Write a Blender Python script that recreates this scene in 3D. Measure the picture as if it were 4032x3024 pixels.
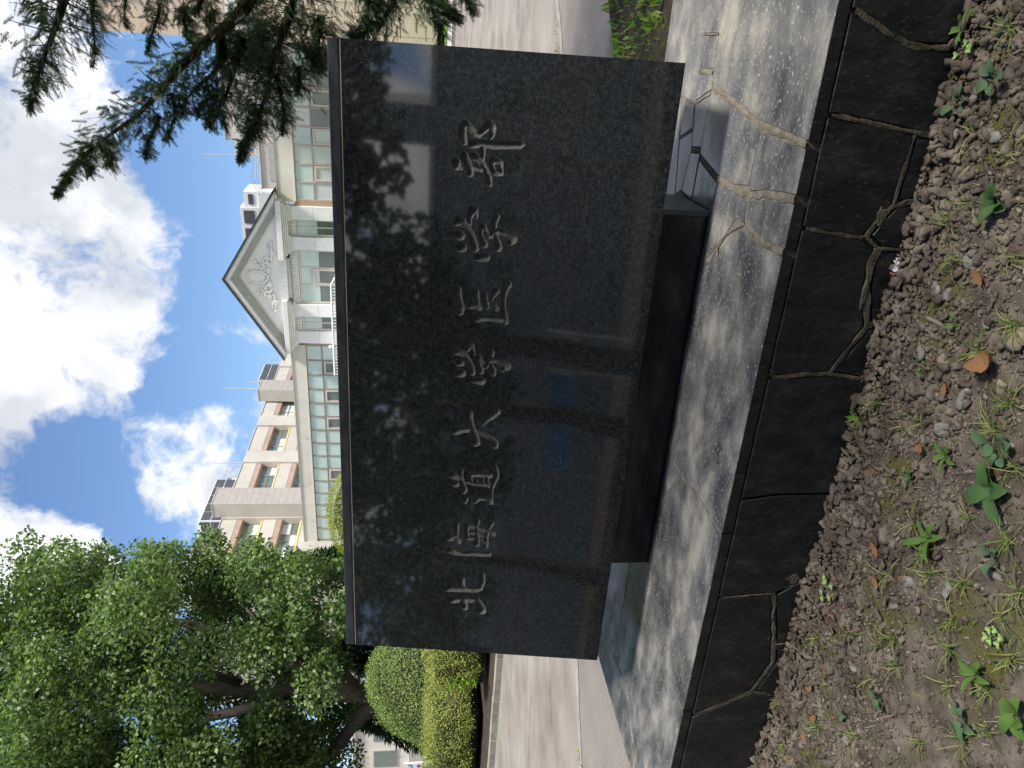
import bpy, bmesh, math, random
import numpy as np
from mathutils import Vector, Matrix

scene = bpy.context.scene
for o in list(bpy.data.objects):
    bpy.data.objects.remove(o, do_unlink=True)
COL = scene.collection
RNG = np.random.default_rng(7)
random.seed(7)
PI = math.pi
EYE = np.array([0.0, 0.0, 1.5])
AX_R = np.array([0.91055463, 0.41313609, 0.01445110])
AX_D = np.array([0.06575287, -0.11023002, -0.99172874])
AX_F = np.array([-0.40812599, 0.90397340, -0.12753534])

# ------------------------------------------------------------------ camera (the phone was turned on its side)
cam_data = bpy.data.cameras.new('camera')
cam_data.sensor_fit = 'HORIZONTAL'
cam_data.sensor_width = 36.0
cam_data.lens = 26.16
cam_data.clip_start = 0.05
cam_data.clip_end = 2000.0
cam = bpy.data.objects.new('camera', cam_data)
COL.objects.link(cam)
R = Matrix((tuple(AX_D), tuple(AX_R), tuple(-AX_F))).transposed()
cam.matrix_world = Matrix.Translation(EYE) @ R.to_4x4()
scene.camera = cam

# ------------------------------------------------------------------ sun and sky
SUN_EL, SUN_AZ = math.radians(54), math.radians(111)
SUN_DIR = Vector((math.sin(SUN_AZ) * math.cos(SUN_EL), math.cos(SUN_AZ) * math.cos(SUN_EL), math.sin(SUN_EL)))
sun_data = bpy.data.lights.new('sun', 'SUN')
sun_data.energy = 3.6
sun_data.angle = math.radians(9)
sun_data.color = (1.0, 0.95, 0.87)
sun = bpy.data.objects.new('sun', sun_data)
COL.objects.link(sun)
sun.rotation_euler = (-SUN_DIR).to_track_quat('-Z', 'Y').to_euler()

world = bpy.data.worlds.new('World')
scene.world = world
world.use_nodes = True
WT = world.node_tree
WT.nodes.clear()


def wn(kind, **kw):
    n = WT.nodes.new(kind)
    for k, v in kw.items():
        setattr(n, k, v)
    return n


def wmath(op, a, b=None, clamp=False):
    n = wn('ShaderNodeMath', operation=op, use_clamp=clamp)
    for i, v in enumerate((a, b)):
        if v is None:
            continue
        if isinstance(v, (int, float)):
            n.inputs[i].default_value = v
        else:
            WT.links.new(v, n.inputs[i])
    return n.outputs[0]


w_out = wn('ShaderNodeOutputWorld')
w_bg = wn('ShaderNodeBackground')
w_bg.inputs['Strength'].default_value = 0.1
WT.links.new(w_bg.outputs[0], w_out.inputs[0])
w_sky = wn('ShaderNodeTexSky', sky_type='NISHITA', sun_disc=False, sun_elevation=SUN_EL, sun_rotation=SUN_AZ,
           altitude=20.0, air_density=1.0, dust_density=0.6, ozone_density=2.0)
w_tc = wn('ShaderNodeTexCoord')
w_n1 = wn('ShaderNodeTexNoise', noise_dimensions='3D')
w_n1.inputs['Scale'].default_value = 3.2
w_n1.inputs['Detail'].default_value = 5
w_n1.inputs['Roughness'].default_value = 0.6
WT.links.new(w_tc.outputs['Generated'], w_n1.inputs['Vector'])
# warp the direction a little, so that cloud edges billow
w_sub = wn('ShaderNodeVectorMath', operation='SUBTRACT')
w_sub.inputs[1].default_value = (0.5, 0.5, 0.5)
WT.links.new(w_n1.outputs['Color'], w_sub.inputs[0])
w_scl = wn('ShaderNodeVectorMath', operation='SCALE')
w_scl.inputs['Scale'].default_value = 0.16
WT.links.new(w_sub.outputs[0], w_scl.inputs[0])
w_add = wn('ShaderNodeVectorMath', operation='ADD')
WT.links.new(w_tc.outputs['Generated'], w_add.inputs[0])
WT.links.new(w_scl.outputs[0], w_add.inputs[1])
w_n2 = wn('ShaderNodeTexNoise', noise_dimensions='3D')
w_n2.inputs['Scale'].default_value = 9.0
w_n2.inputs['Detail'].default_value = 9
w_n2.inputs['Roughness'].default_value = 0.66
WT.links.new(w_add.outputs[0], w_n2.inputs['Vector'])
# cloud banks: direction (east, north, up), angular size, weight
CLOUDS = []


def sky_dir(u, v):
    d = (u - 1512.0) * AX_R + (v - 2016.0) * AX_D + 2930.0 * AX_F
    return d / np.linalg.norm(d)


for u, v, r, a in ((1900, 180, 560, .72), (1650, 380, 320, .42), (2100, 380, 340, .45), (1720, 560, 220, .38), (2650, 120, 480, .62),
                   (2500, -250, 900, .8), (1600, -150, 560, .8), (2350, 330, 260, .3), (2250, 60, 190, -.8), (2780, 480, 260, -.45), (2400, 620, 240, -.35),
                   (1260, 520, 260, .62), (1150, 690, 230, .55), (1330, 760, 200, .45), (1200, 860, 240, .4), (1430, 980, 220, .55), (1060, 520, 180, .3),
                   (780, 60, 320, .75), (900, -200, 420, .7), (650, 260, 250, .5), (450, 100, 420, .6),
                   (2100, 780, 130, .36), (1750, 960, 210, .36), (2560, 560, 150, .45), (1900, 1010, 110, .3), (2450, 1000, 250, .22),
                   (1230, 220, 250, -.75), (1560, 900, 200, -.4), (1480, 560, 130, -.2), (2350, 800, 320, -.35), (1950, 820, 220, -.25), (-700, 500, 900, .45), (3900, 500, 900, .45)):
    CLOUDS.append((sky_dir(u, v), r / 2930.0, a))
CLOUDS += [(np.array([.3, .75, .6]), .75, .55), (np.array([-.4, .5, .8]), .6, .35), (np.array([.2, -.8, .5]), .9, .75),
           (np.array([-.7, -.6, .45]), .7, .6), (np.array([.9, -.1, .4]), .5, .35), (np.array([-.17, -.96, .23]), .55, .85), (np.array([-.9, .2, .4]), .5, .4), (np.array([0, 0, 1.]), .6, .4)]  # clouds out of view, some added to brighten the facade and the mirrored sky
acc = None
for c, r, a in CLOUDS:
    c = c / np.linalg.norm(c)
    dn = wn('ShaderNodeVectorMath', operation='DISTANCE')
    WT.links.new(w_add.outputs[0], dn.inputs[0])
    dn.inputs[1].default_value = tuple(c)
    mr = wn('ShaderNodeMapRange', interpolation_type='SMOOTHSTEP')
    mr.inputs['From Min'].default_value = r * 1.05
    mr.inputs['From Max'].default_value = r * 0.1
    mr.inputs['To Min'].default_value = 0.0
    mr.inputs['To Max'].default_value = a
    WT.links.new(dn.outputs['Value'], mr.inputs['Value'])
    acc = mr.outputs[0] if acc is None else wmath('ADD', acc, mr.outputs[0])
acc = wmath('MINIMUM', acc, 0.85)
dens = wmath('ADD', acc, wmath('MULTIPLY', wmath('SUBTRACT', w_n2.outputs['Fac'], 0.5), 2.7))
w_mask = wn('ShaderNodeMapRange', interpolation_type='SMOOTHSTEP')
w_mask.inputs['From Min'].default_value = 0.30
w_mask.inputs['From Max'].default_value = 0.86
WT.links.new(dens, w_mask.inputs['Value'])
w_n3 = wn('ShaderNodeTexNoise', noise_dimensions='3D')
w_n3.inputs['Scale'].default_value = 7.5
w_n3.inputs['Detail'].default_value = 4
WT.links.new(w_add.outputs[0], w_n3.inputs['Vector'])
w_ramp = wn('ShaderNodeValToRGB')
cr = w_ramp.color_ramp
cr.elements[0].position, cr.elements[0].color = 0.40, (3.5, 3.65, 3.95, 1)
cr.elements[1].position, cr.elements[1].color = 0.60, (5.9, 5.9, 5.95, 1)
WT.links.new(w_n3.outputs['Fac'], w_ramp.inputs[0])
w_hs = wn('ShaderNodeVectorMath', operation='MULTIPLY')
w_hs.inputs[1].default_value = (0.68, 0.77, 0.87)
WT.links.new(w_sky.outputs[0], w_hs.inputs[0])
w_mix = wn('ShaderNodeMix', data_type='RGBA')
WT.links.new(w_mask.outputs[0], w_mix.inputs['Factor'])
WT.links.new(w_hs.outputs[0], w_mix.inputs[6])
WT.links.new(w_ramp.outputs[0], w_mix.inputs[7])
WT.links.new(w_mix.outputs[2], w_bg.inputs['Color'])

vs = scene.view_settings
vs.view_transform = 'Standard'
vs.look = 'None'
vs.exposure = 1.1
vs.gamma = 1.0
vs.use_curve_mapping = False
scene.render.engine = 'CYCLES'
scene.cycles.max_bounces = 5
scene.cycles.diffuse_bounces = 2
scene.cycles.glossy_bounces = 3
scene.cycles.transmission_bounces = 3
scene.cycles.transparent_max_bounces = 4
scene.cycles.sample_clamp_indirect = 6.0
scene.cycles.caustics_reflective = False
scene.cycles.caustics_refractive = False


# ------------------------------------------------------------------ mesh helpers
class MB:
    """collects shapes and links them as one mesh object"""
    def __init__(self):
        self.v, self.f = [], []

    def add(self, verts, faces):
        n = len(self.v)
        self.v += [tuple(p) for p in verts]
        self.f += [tuple(i + n for i in f) for f in faces]
        return self

    def box(self, x0, x1, y0, y1, z0, z1):
        if x0 > x1: x0, x1 = x1, x0
        if y0 > y1: y0, y1 = y1, y0
        if z0 > z1: z0, z1 = z1, z0
        v = [(x, y, z) for z in (z0, z1) for y in (y0, y1) for x in (x0, x1)]
        return self.add(v, [(0, 2, 3, 1), (4, 5, 7, 6), (0, 1, 5, 4), (2, 6, 7, 3), (0, 4, 6, 2), (1, 3, 7, 5)])

    def prism(self, poly, fn, d0, d1):
        """poly: 2-d points; fn(a, b, d) -> xyz"""
        n = len(poly)
        v = [fn(a, b, d0) for a, b in poly] + [fn(a, b, d1) for a, b in poly]
        f = [tuple(range(n)), tuple(range(2 * n - 1, n - 1, -1))]
        f += [(i, i + n, (i + 1) % n + n, (i + 1) % n) for i in range(n)]
        return self.add(v, f)

    def tube(self, pts, rad, seg=6, cap=True):
        pts = [Vector(p) for p in pts]
        if isinstance(rad, (int, float)):
            rad = [rad] * len(pts)
        v, f = [], []
        prev = None
        for i, p in enumerate(pts):
            d = (pts[min(i + 1, len(pts) - 1)] - pts[max(i - 1, 0)]).normalized()
            if prev is None:
                ref = Vector((0, 0, 1)) if abs(d.z) < .9 else Vector((1, 0, 0))
                a = d.cross(ref).normalized()
            else:
                a = (prev - d * prev.dot(d)).normalized()
            b = d.cross(a)
            prev = a
            for k in range(seg):
                t = 2 * PI * k / seg
                v.append(p + (a * math.cos(t) + b * math.sin(t)) * rad[i])
        for i in range(len(pts) - 1):
            for k in range(seg):
                f.append((i * seg + k, i * seg + (k + 1) % seg, (i + 1) * seg + (k + 1) % seg, (i + 1) * seg + k))
        if cap:
            f.append(tuple(range(seg - 1, -1, -1)))
            f.append(tuple((len(pts) - 1) * seg + k for k in range(seg)))
        return self.add(v, f)

    def ball(self, c, r, nu=8, nv=5, jit=0.0):
        if isinstance(r, (int, float)):
            r = (r, r, r)
        v = [(c[0], c[1], c[2] - r[2])]
        for j in range(1, nv):
            ph = -PI / 2 + PI * j / nv
            for i in range(nu):
                th = 2 * PI * i / nu
                q = 1 + random.uniform(-jit, jit)
                v.append((c[0] + r[0] * q * math.cos(ph) * math.cos(th), c[1] + r[1] * q * math.cos(ph) * math.sin(th), c[2] + r[2] * q * math.sin(ph)))
        v.append((c[0], c[1], c[2] + r[2]))
        f = [(0, 1 + (i + 1) % nu, 1 + i) for i in range(nu)]
        for j in range(nv - 2):
            for i in range(nu):
                a, b = 1 + j * nu + i, 1 + j * nu + (i + 1) % nu
                f.append((a, b, b + nu, a + nu))
        t = len(v) - 1
        f += [(t, 1 + (nv - 2) * nu + i, 1 + (nv - 2) * nu + (i + 1) % nu) for i in range(nu)]
        return self.add(v, f)

    def build(self, name, mat, parent=None, smooth=False, bevel=0.0):
        me = bpy.data.meshes.new(name)
        me.from_pydata(self.v, [], self.f)
        me.update()
        return link(name, me, mat, parent, smooth, bevel)


def link(name, me, mat, parent=None, smooth=False, bevel=0.0):
    if mat is not None:
        me.materials.append(mat)
    if smooth:
        me.polygons.foreach_set('use_smooth', [True] * len(me.polygons))
    o = bpy.data.objects.new(name, me)
    COL.objects.link(o)
    if parent is not None:
        o.parent = parent
    if bevel:
        m = o.modifiers.new('bevel', 'BEVEL')
        m.width = bevel
        m.segments = 2
        m.limit_method = 'ANGLE'
    return o


def np_mesh(name, verts, tris, mat, parent=None, smooth=False):
    verts = np.asarray(verts, np.float32)
    tris = np.asarray(tris, np.int32)
    k = tris.shape[1]
    me = bpy.data.meshes.new(name)
    me.vertices.add(len(verts))
    me.vertices.foreach_set('co', verts.ravel())
    me.loops.add(tris.size)
    me.loops.foreach_set('vertex_index', tris.ravel())
    me.polygons.add(len(tris))
    me.polygons.foreach_set('loop_start', np.arange(0, tris.size, k, dtype=np.int32))
    me.polygons.foreach_set('loop_total', np.full(len(tris), k, np.int32))
    me.update(calc_edges=True)
    return link(name, me, mat, parent, smooth)


def empty(name, loc=(0, 0, 0), rz=0.0):
    o = bpy.data.objects.new(name, None)
    o.location = loc
    o.rotation_euler = (0, 0, rz)
    o.empty_display_size = .2
    COL.objects.link(o)
    return o


def tag(o, label=None, cat=None, group=None, kind=None):
    if label: o['label'] = label
    if cat: o['category'] = cat
    if group: o['group'] = group
    if kind: o['kind'] = kind
    return o


def at(u, v, y):
    d = (u - 1512.0) * AX_R + (v - 2016.0) * AX_D + 2930.0 * AX_F
    return EYE + d * (y / d[1])


# ------------------------------------------------------------------ materials
def new_mat(name):
    m = bpy.data.materials.new(name)
    m.use_nodes = True
    nt = m.node_tree
    return m, nt, nt.nodes['Principled BSDF']


def rgb(c):
    return (c[0], c[1], c[2], 1.0)


def mat_noise(name, cols, rough=.7, scale=6.0, detail=5, stretch=(1, 1, 1), bump=0.0, bscale=None, spec=.5, pos=(.35, .65), rough2=None,
              spot=None, metal=0.0, ior=1.5, bdist=.01):
    """2 or 3 colours mixed by noise; optional finer second speckle: spot = (colour, scale, threshold, softness)"""
    m, nt, p = new_mat(name)
    L = nt.links.new
    tc = nt.nodes.new('ShaderNodeTexCoord')
    mp = nt.nodes.new('ShaderNodeMapping')
    mp.inputs['Scale'].default_value = stretch
    L(tc.outputs['Object'], mp.inputs[0])
    nz = nt.nodes.new('ShaderNodeTexNoise')
    nz.inputs['Scale'].default_value = scale
    nz.inputs['Detail'].default_value = detail
    nz.inputs['Roughness'].default_value = .6
    L(mp.outputs[0], nz.inputs[0])
    rp = nt.nodes.new('ShaderNodeValToRGB')
    e = rp.color_ramp.elements
    e[0].position, e[0].color = pos[0], rgb(cols[0])
    e[1].position, e[1].color = pos[1], rgb(cols[-1])
    if len(cols) == 3:
        x = e.new((pos[0] + pos[1]) / 2)
        x.color = rgb(cols[1])
    L(nz.outputs['Fac'], rp.inputs[0])
    colour = rp.outputs[0]
    if spot:
        n2 = nt.nodes.new('ShaderNodeTexNoise')
        n2.inputs['Scale'].default_value = spot[1]
        n2.inputs['Detail'].default_value = 2
        L(mp.outputs[0], n2.inputs[0])
        r2 = nt.nodes.new('ShaderNodeMapRange')
        r2.inputs[1].default_value = spot[2]
        r2.inputs[2].default_value = spot[2] + spot[3]
        L(n2.outputs['Fac'], r2.inputs[0])
        mx = nt.nodes.new('ShaderNodeMix')
        mx.data_type = 'RGBA'
        L(r2.outputs[0], mx.inputs[0])
        L(colour, mx.inputs[6])
        mx.inputs[7].default_value = rgb(spot[0])
        colour = mx.outputs[2]
    L(colour, p.inputs['Base Color'])
    p.inputs['Roughness'].default_value = rough
    if rough2 is not None:
        rr = nt.nodes.new('ShaderNodeMapRange')
        rr.inputs[1].default_value, rr.inputs[2].default_value = pos
        rr.inputs[3].default_value, rr.inputs[4].default_value = rough, rough2
        L(nz.outputs['Fac'], rr.inputs[0])
        L(rr.outputs[0], p.inputs['Roughness'])
    p.inputs['Specular IOR Level'].default_value = spec
    p.inputs['IOR'].default_value = ior
    p.inputs['Metallic'].default_value = metal
    if bump:
        nb = nt.nodes.new('ShaderNodeTexNoise')
        nb.inputs['Scale'].default_value = bscale or scale * 4
        nb.inputs['Detail'].default_value = 6
        L(mp.outputs[0], nb.inputs[0])
        b = nt.nodes.new('ShaderNodeBump')
        b.inputs['Strength'].default_value = bump
        b.inputs['Distance'].default_value = bdist
        L(nb.outputs['Fac'], b.inputs['Height'])
        L(b.outputs[0], p.inputs['Normal'])
    return m


def mat_leaf(name, cols, rough=.5, trans=.35, spec=.4, tcol=None):
    """foliage: colour varies from leaf to leaf; some light passes through"""
    m, nt, p = new_mat(name)
    L = nt.links.new
    g = nt.nodes.new('ShaderNodeNewGeometry')
    rp = nt.nodes.new('ShaderNodeValToRGB')
    e = rp.color_ramp.elements
    e[0].position, e[0].color = 0.0, rgb(cols[0])
    e[1].position, e[1].color = 1.0, rgb(cols[-1])
    for i, c in enumerate(cols[1:-1]):
        x = e.new((i + 1) / (len(cols) - 1))
        x.color = rgb(c)
    L(g.outputs['Random Per Island'], rp.inputs[0])
    L(rp.outputs[0], p.inputs['Base Color'])
    p.inputs['Roughness'].default_value = rough
    p.inputs['Specular IOR Level'].default_value = spec
    t = nt.nodes.new('ShaderNodeBsdfTranslucent')
    if tcol:
        t.inputs[0].default_value = rgb(tcol)
    else:
        mm = nt.nodes.new('ShaderNodeVectorMath')
        mm.operation = 'MULTIPLY'
        mm.inputs[1].default_value = (1.3, 1.5, .7)
        L(rp.outputs[0], mm.inputs[0])
        L(mm.outputs[0], t.inputs[0])
    mx = nt.nodes.new('ShaderNodeMixShader')
    mx.inputs[0].default_value = trans
    L(p.outputs[0], mx.inputs[1])
    L(t.outputs[0], mx.inputs[2])
    L(mx.outputs[0], nt.nodes['Material Output'].inputs[0])
    return m


def mat_glass_pane(name, col, rough=.06, spec=.6, scale=.8):
    return mat_noise(name, [tuple(c * .82 for c in col), col], rough=rough, scale=scale, detail=3, spec=spec, pos=(.3, .7), ior=1.5)


# ------------------------------------------------------------------ foliage helpers (numpy)
def unit(a):
    return a / np.maximum(np.linalg.norm(a, axis=-1, keepdims=True), 1e-9)


def leaf_quads(pos, dirs, nrm, length, width, fold=.0):
    """diamond leaves: base, right, tip, left"""
    dirs = unit(dirs)
    side = unit(np.cross(dirs, nrm))
    n2 = np.cross(side, dirs)
    length = np.asarray(length).reshape(-1, 1)
    width = np.asarray(width).reshape(-1, 1)
    a = pos
    c = pos + dirs * length
    mid = pos + dirs * length * .45 + n2 * (fold * length)
    b = mid + side * width * .5
    d = mid - side * width * .5
    v = np.stack([a, b, c, d], 1).reshape(-1, 3)
    f = np.arange(len(v)).reshape(-1, 4)
    return v, f


def rand_dirs(n):
    return unit(RNG.normal(size=(n, 3)))


def fbm(nx, ny, octaves, seed, start=4, gain=.5):
    r = np.random.default_rng(seed)
    out = np.zeros((ny, nx))
    amp, cells = 1.0, start
    for _ in range(octaves):
        cy = max(2, int(cells * ny / nx))
        g = r.random((cy + 3, cells + 3)) - .5
        x = np.linspace(0, cells, nx, endpoint=False)
        y = np.linspace(0, cy, ny, endpoint=False)
        xi, yi = x.astype(int), y.astype(int)
        xf, yf = x - xi, y - yi
        xf, yf = xf * xf * (3 - 2 * xf), yf * yf * (3 - 2 * yf)
        a = g[np.ix_(yi, xi)] * (1 - xf) + g[np.ix_(yi, xi + 1)] * xf
        b = g[np.ix_(yi + 1, xi)] * (1 - xf) + g[np.ix_(yi + 1, xi + 1)] * xf
        out += amp * (a * (1 - yf[:, None]) + b * yf[:, None])
        amp *= gain
        cells *= 2
    return out


# ================================================================== SETTING: ground
def sheet(name, poly, z, mat):
    mb = MB()
    mb.add([(x, y, z) for x, y in poly], [tuple(range(len(poly)))])
    return tag(mb.build(name, mat), kind='structure')


M_asphalt = mat_noise('asphalt_pale', [(.155, .130, .107), (.220, .190, .161), (.275, .245, .212)], rough=.9, scale=.9, detail=8, bump=.25, bscale=160,
                      spot=((.15, .14, .125), 220, .60, .08), stretch=(1, 1, 1), bdist=.006)
M_asphalt2 = mat_noise('asphalt_coarse', [(.145, .122, .105), (.195, .168, .147)], rough=.9, scale=2.0, detail=8, bump=.4, bscale=120,
                       spot=((.36, .33, .30), 150, .60, .06), bdist=.006)
M_conc = mat_noise('concrete', [(.32, .30, .27), (.46, .44, .40)], rough=.9, scale=5, detail=8, bump=.3, bscale=60)
M_soil = mat_noise('soil', [(.054, .042, .033), (.105, .084, .066), (.175, .145, .116)], rough=1.0, scale=9, detail=10, bump=.6, bscale=110,
                   spot=((.080, .078, .024), 3.4, .50, .14), spec=.15, bdist=.01)
M_soil_dark = mat_noise('soil_dark', [(.03, .022, .016), (.075, .058, .042)], rough=1.0, scale=14, detail=8, bump=.8, bscale=60, spec=.15, bdist=.02)

sheet('road', [(-700, -500), (700, -500), (700, 900), (-700, 900)], -.074, M_asphalt)
# coarse strip of asphalt between the flower bed and the sealed joint
sheet('road_margin', [(-9.0, 2.2), (-3.42, 3.1), (-2.7, 3.78), (.01, 6.26), (.43, 6.70), (3.6, 9.9), (9, 15), (9, 17.6), (.57, 9.65), (.03, 9.04), (-2.6, 7.2), (-5.29, 5.31), (-6.02, 4.72), (-9.0, 2.6)],
      -.069, M_asphalt2)


def strip_mesh(name, pts, wid, z, mat, jit=.02):
    mb = MB()
    P = [Vector((x, y, z)) for x, y in pts]
    fine = []
    for a, b in zip(P, P[1:]):
        n = max(2, int((b - a).length / .12))
        fine += [a.lerp(b, i / n) for i in range(n)]
    fine.append(P[-1])
    v, f = [], []
    for i, p in enumerate(fine):
        d = (fine[min(i + 1, len(fine) - 1)] - fine[max(i - 1, 0)]).normalized()
        s = Vector((-d.y, d.x, 0))
        v += [p + s * (wid / 2 + random.uniform(-jit, jit)), p - s * (wid / 2 + random.uniform(-jit, jit))]
    f = [(2 * i, 2 * i + 1, 2 * i + 3, 2 * i + 2) for i in range(len(fine) - 1)]
    mb.add(v, f)
    return tag(mb.build(name, mat), kind='structure')


M_joint = mat_noise('joint_concrete', [(.20, .18, .155), (.31, .285, .25)], rough=.95, scale=6, detail=9, bump=.4, bscale=50)
strip_mesh('road_joint', [(-9.6, 2.2), (-6.02, 4.72), (-5.29, 5.31), (-2.6, 7.2), (.03, 9.04), (.57, 9.65), (9, 17.6)], .13, -.064, M_joint, .02)
M_crack = mat_noise('crack_dirt', [(.06, .05, .04), (.12, .10, .08)], rough=1, scale=20)
for i, (a, b) in enumerate((((-7.9, 7.6), (-6.2, 7.9)), ((-9.0, 6.8), (-7.6, 7.25)), ((-6.9, 6.0), (-6.2, 6.5)), ((-10.2, 8.6), (-7.6, 9.1)), ((-8.6, 5.2), (-7.5, 5.7)))):
    pts = [(a[0] + (b[0] - a[0]) * t + random.uniform(-.03, .03), a[1] + (b[1] - a[1]) * t + random.uniform(-.04, .04)) for t in np.linspace(0, 1, 9)]
    strip_mesh('road_crack', pts, .014, -.063, M_crack, .005)

# planted island on the left, kerb on its near side
M_kerb = mat_noise('kerb_concrete', [(.19, .17, .145), (.30, .275, .24)], rough=.9, scale=4, detail=7, bump=.3, bscale=50)
sheet('planting_bed', [(-45, 9.95), (-7.6, 9.95), (-6.0, 11.2), (-5.6, 30), (-45, 30)], .02, M_soil_dark)
kb = MB()
for i in range(36):
    x1 = -7.7 - i
    kb.box(x1 - .985, x1, 9.80, 9.95, -.1, .045 + random.uniform(-.004, .004))
tag(kb.build('kerb', M_kerb, bevel=.012), kind='structure')
# far side of the forecourt: kerb, pavement, lawn
kb = MB()
for i in range(40):
    kb.box(-40 + i * 2.0, -40 + i * 2.0 + 1.985, 38.2, 38.4, -.1, .10)
tag(kb.build('kerb', M_kerb), kind='structure')
sheet('pavement', [(-60, 38.4), (60, 38.4), (60, 46.0), (-60, 46.0)], .06, M_conc)
M_lawn = mat_noise('lawn', [(.07, .16, .02), (.12, .25, .03)], rough=1, scale=1.5, detail=8, bump=1, bscale=30)
sheet('lawn', [(-60, 46.0), (60, 46.0), (60, 54), (-60, 54)], .10, M_lawn)
M_wtile = mat_noise('low_wall_tile', [(.42, .38, .32), (.55, .50, .43)], rough=.8, scale=2, detail=6)
lw = empty('garden_wall', (0, 54.2, 0))
wb = MB().box(-3.0, 18, .06, .4, -.1, 1.25).build('core', M_conc, lw)
tile_me = None
for j in range(4):
    for i in range(18):
        if tile_me is None:
            o = MB().box(-.46, .46, -.02, .06, -.135, .135).build('tile', M_wtile, lw)
            tile_me = o.data
        else:
            o = bpy.data.objects.new('tile', tile_me)
            COL.objects.link(o)
            o.parent = lw
        o.location = (-2.5 + i * .95 + (j % 2) * .3, 0, .16 + j * .29)
tag(lw, 'low wall of beige tiles beyond the bright lawn strip', 'wall')

# bed behind the plinth (right) and the bare soil in front of it
sheet('bed_soil', [(-3.3, 3.76), (-2.75, 3.76), (.01, 6.24), (.43, 6.68), (3.6, 9.85), (9, 14.9), (9, 2.0), (2.2, 2.0), (2.2, 3.76)], .0, M_soil_dark)

nx, ny = 620, 300
X0, X1, Y0s, Y1s = -4.2, 1.4, .2, 2.25
hx = np.linspace(X0, X1, nx)
hy = np.linspace(Y0s, Y1s, ny)
H1 = fbm(nx, ny, 6, 3, start=10, gain=.62)
GX, GY = np.meshgrid(hx, hy)
edge = np.clip((GY - 1.75) / .45, 0, 1)
SOIL = -.058 + .022 * H1 + .012 * edge - .012 * np.clip((GX + 1.2) / 2, -1, 1) * 0
V = np.stack([GX, GY, SOIL], -1).reshape(-1, 3)
idx = np.arange(nx * ny).reshape(ny, nx)
Fq = np.stack([idx[:-1, :-1], idx[:-1, 1:], idx[1:, 1:], idx[1:, :-1]], -1).reshape(-1, 4)
tag(np_mesh('soil', V, Fq, M_soil, smooth=True), kind='structure')
sheet('soil_margin', [(-60, -.6), (60, -.6), (60, .25), (-60, .25)], -.066, M_soil)
sheet('shaded_ground', [(-60, -33.5), (60, -33.5), (60, -.55), (-60, -.55)], -.062, M_soil_dark)  # unseen ground, painted dark as tree shade to keep the reflection dark
sheet('soil_margin', [(-4.15, .2), (-8, .2), (-8, 2.2), (-4.15, 2.2)], -.066, M_soil)
sheet('soil_margin', [(1.35, .2), (9, .2), (9, 2.2), (1.35, 2.2)], -.066, M_soil)


def soil_z(x, y):
    i = int(np.clip((x - X0) / (X1 - X0) * (nx - 1), 0, nx - 1))
    j = int(np.clip((y - Y0s) / (Y1s - Y0s) * (ny - 1), 0, ny - 1))
    return float(SOIL[j, i])


def ico(sub, seed, rough=.22):
    bm = bmesh.new()
    bmesh.ops.create_icosphere(bm, subdivisions=sub, radius=1)
    r = np.random.default_rng(seed)
    dirs = unit(r.normal(size=(7, 3)))
    amp = r.uniform(-rough, rough, 7)
    v = np.array([p.co[:] for p in bm.verts])
    s = 1 + sum(a * np.cos(3.2 * (v @ d)) for a, d in zip(amp, dirs)) * .7 + r.uniform(-rough, rough, len(v)) * .35
    v = v * s[:, None]
    f = np.array([[q.index for q in t.verts] for t in bm.faces])
    bm.free()
    return v, f


CLOD = [ico(2, 10 + i, .55) for i in range(6)]
CLOD_S = [ico(1, 30 + i, .5) for i in range(6)]


def scatter_clods(pos, size, lib, squash=.8):
    vv, ff, n = [], [], 0
    for p, s in zip(pos, size):
        v, f = lib[RNG.integers(len(lib))]
        a = RNG.uniform(0, 2 * PI)
        c, sn = math.cos(a), math.sin(a)
        sc = s * RNG.uniform(.75, 1.25, 3) * np.array([1, 1, squash])
        q = v * sc
        q = np.stack([q[:, 0] * c - q[:, 1] * sn, q[:, 0] * sn + q[:, 1] * c, q[:, 2]], 1) + p
        vv.append(q)
        ff.append(f + n)
        n += len(v)
    return np.concatenate(vv), np.concatenate(ff)


M_clod = mat_noise('clod', [(.054, .042, .033), (.108, .086, .068), (.185, .153, .122)], rough=1, scale=14, detail=8, bump=.5, bscale=180, spec=.12, bdist=.005)
# crumbly strip along the foot of the plinth, thinning out towards the viewer
n = 12500
yy = 2.195 - np.abs(RNG.normal(0, .33, n))
xx = RNG.uniform(-3.5, .6, n)
keep = (yy > .9)
xx, yy = xx[keep], yy[keep]
sz = np.clip(RNG.lognormal(math.log(.0056), .48, len(xx)), .0022, .016) * np.clip(1.15 - (2.2 - yy) * .45, .5, 1.2)
zz = np.array([soil_z(a, b) for a, b in zip(xx, yy)]) + sz * .35 + np.clip(.02 - (2.2 - yy) * .12, 0, .02)
big = sz > .011
P3 = np.stack([xx, yy, zz], 1)
v1, f1 = scatter_clods(P3[big], sz[big], CLOD)
v2, f2 = scatter_clods(P3[~big], sz[~big], CLOD_S)
tag(np_mesh('soil_clods', np.concatenate([v1, v2]), np.concatenate([f1, f2 + len(v1)]), M_clod), 'brown crumbs of loose soil along the foot of the plinth', 'soil', kind='stuff')
n = 15000
xx, yy = RNG.uniform(-3.5, .6, n), RNG.uniform(.9, 2.15, n)
sz = np.clip(RNG.lognormal(math.log(.0033), .5, n), .0014, .010)
zz = np.array([soil_z(a, b) for a, b in zip(xx, yy)]) + sz * .3
v1, f1 = scatter_clods(np.stack([xx, yy, zz], 1), sz, CLOD_S, .7)
M_grit = mat_noise('grit', [(.05, .036, .026), (.10, .078, .058), (.25, .225, .195)], rough=.95, scale=22, detail=3, spec=.2)
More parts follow.
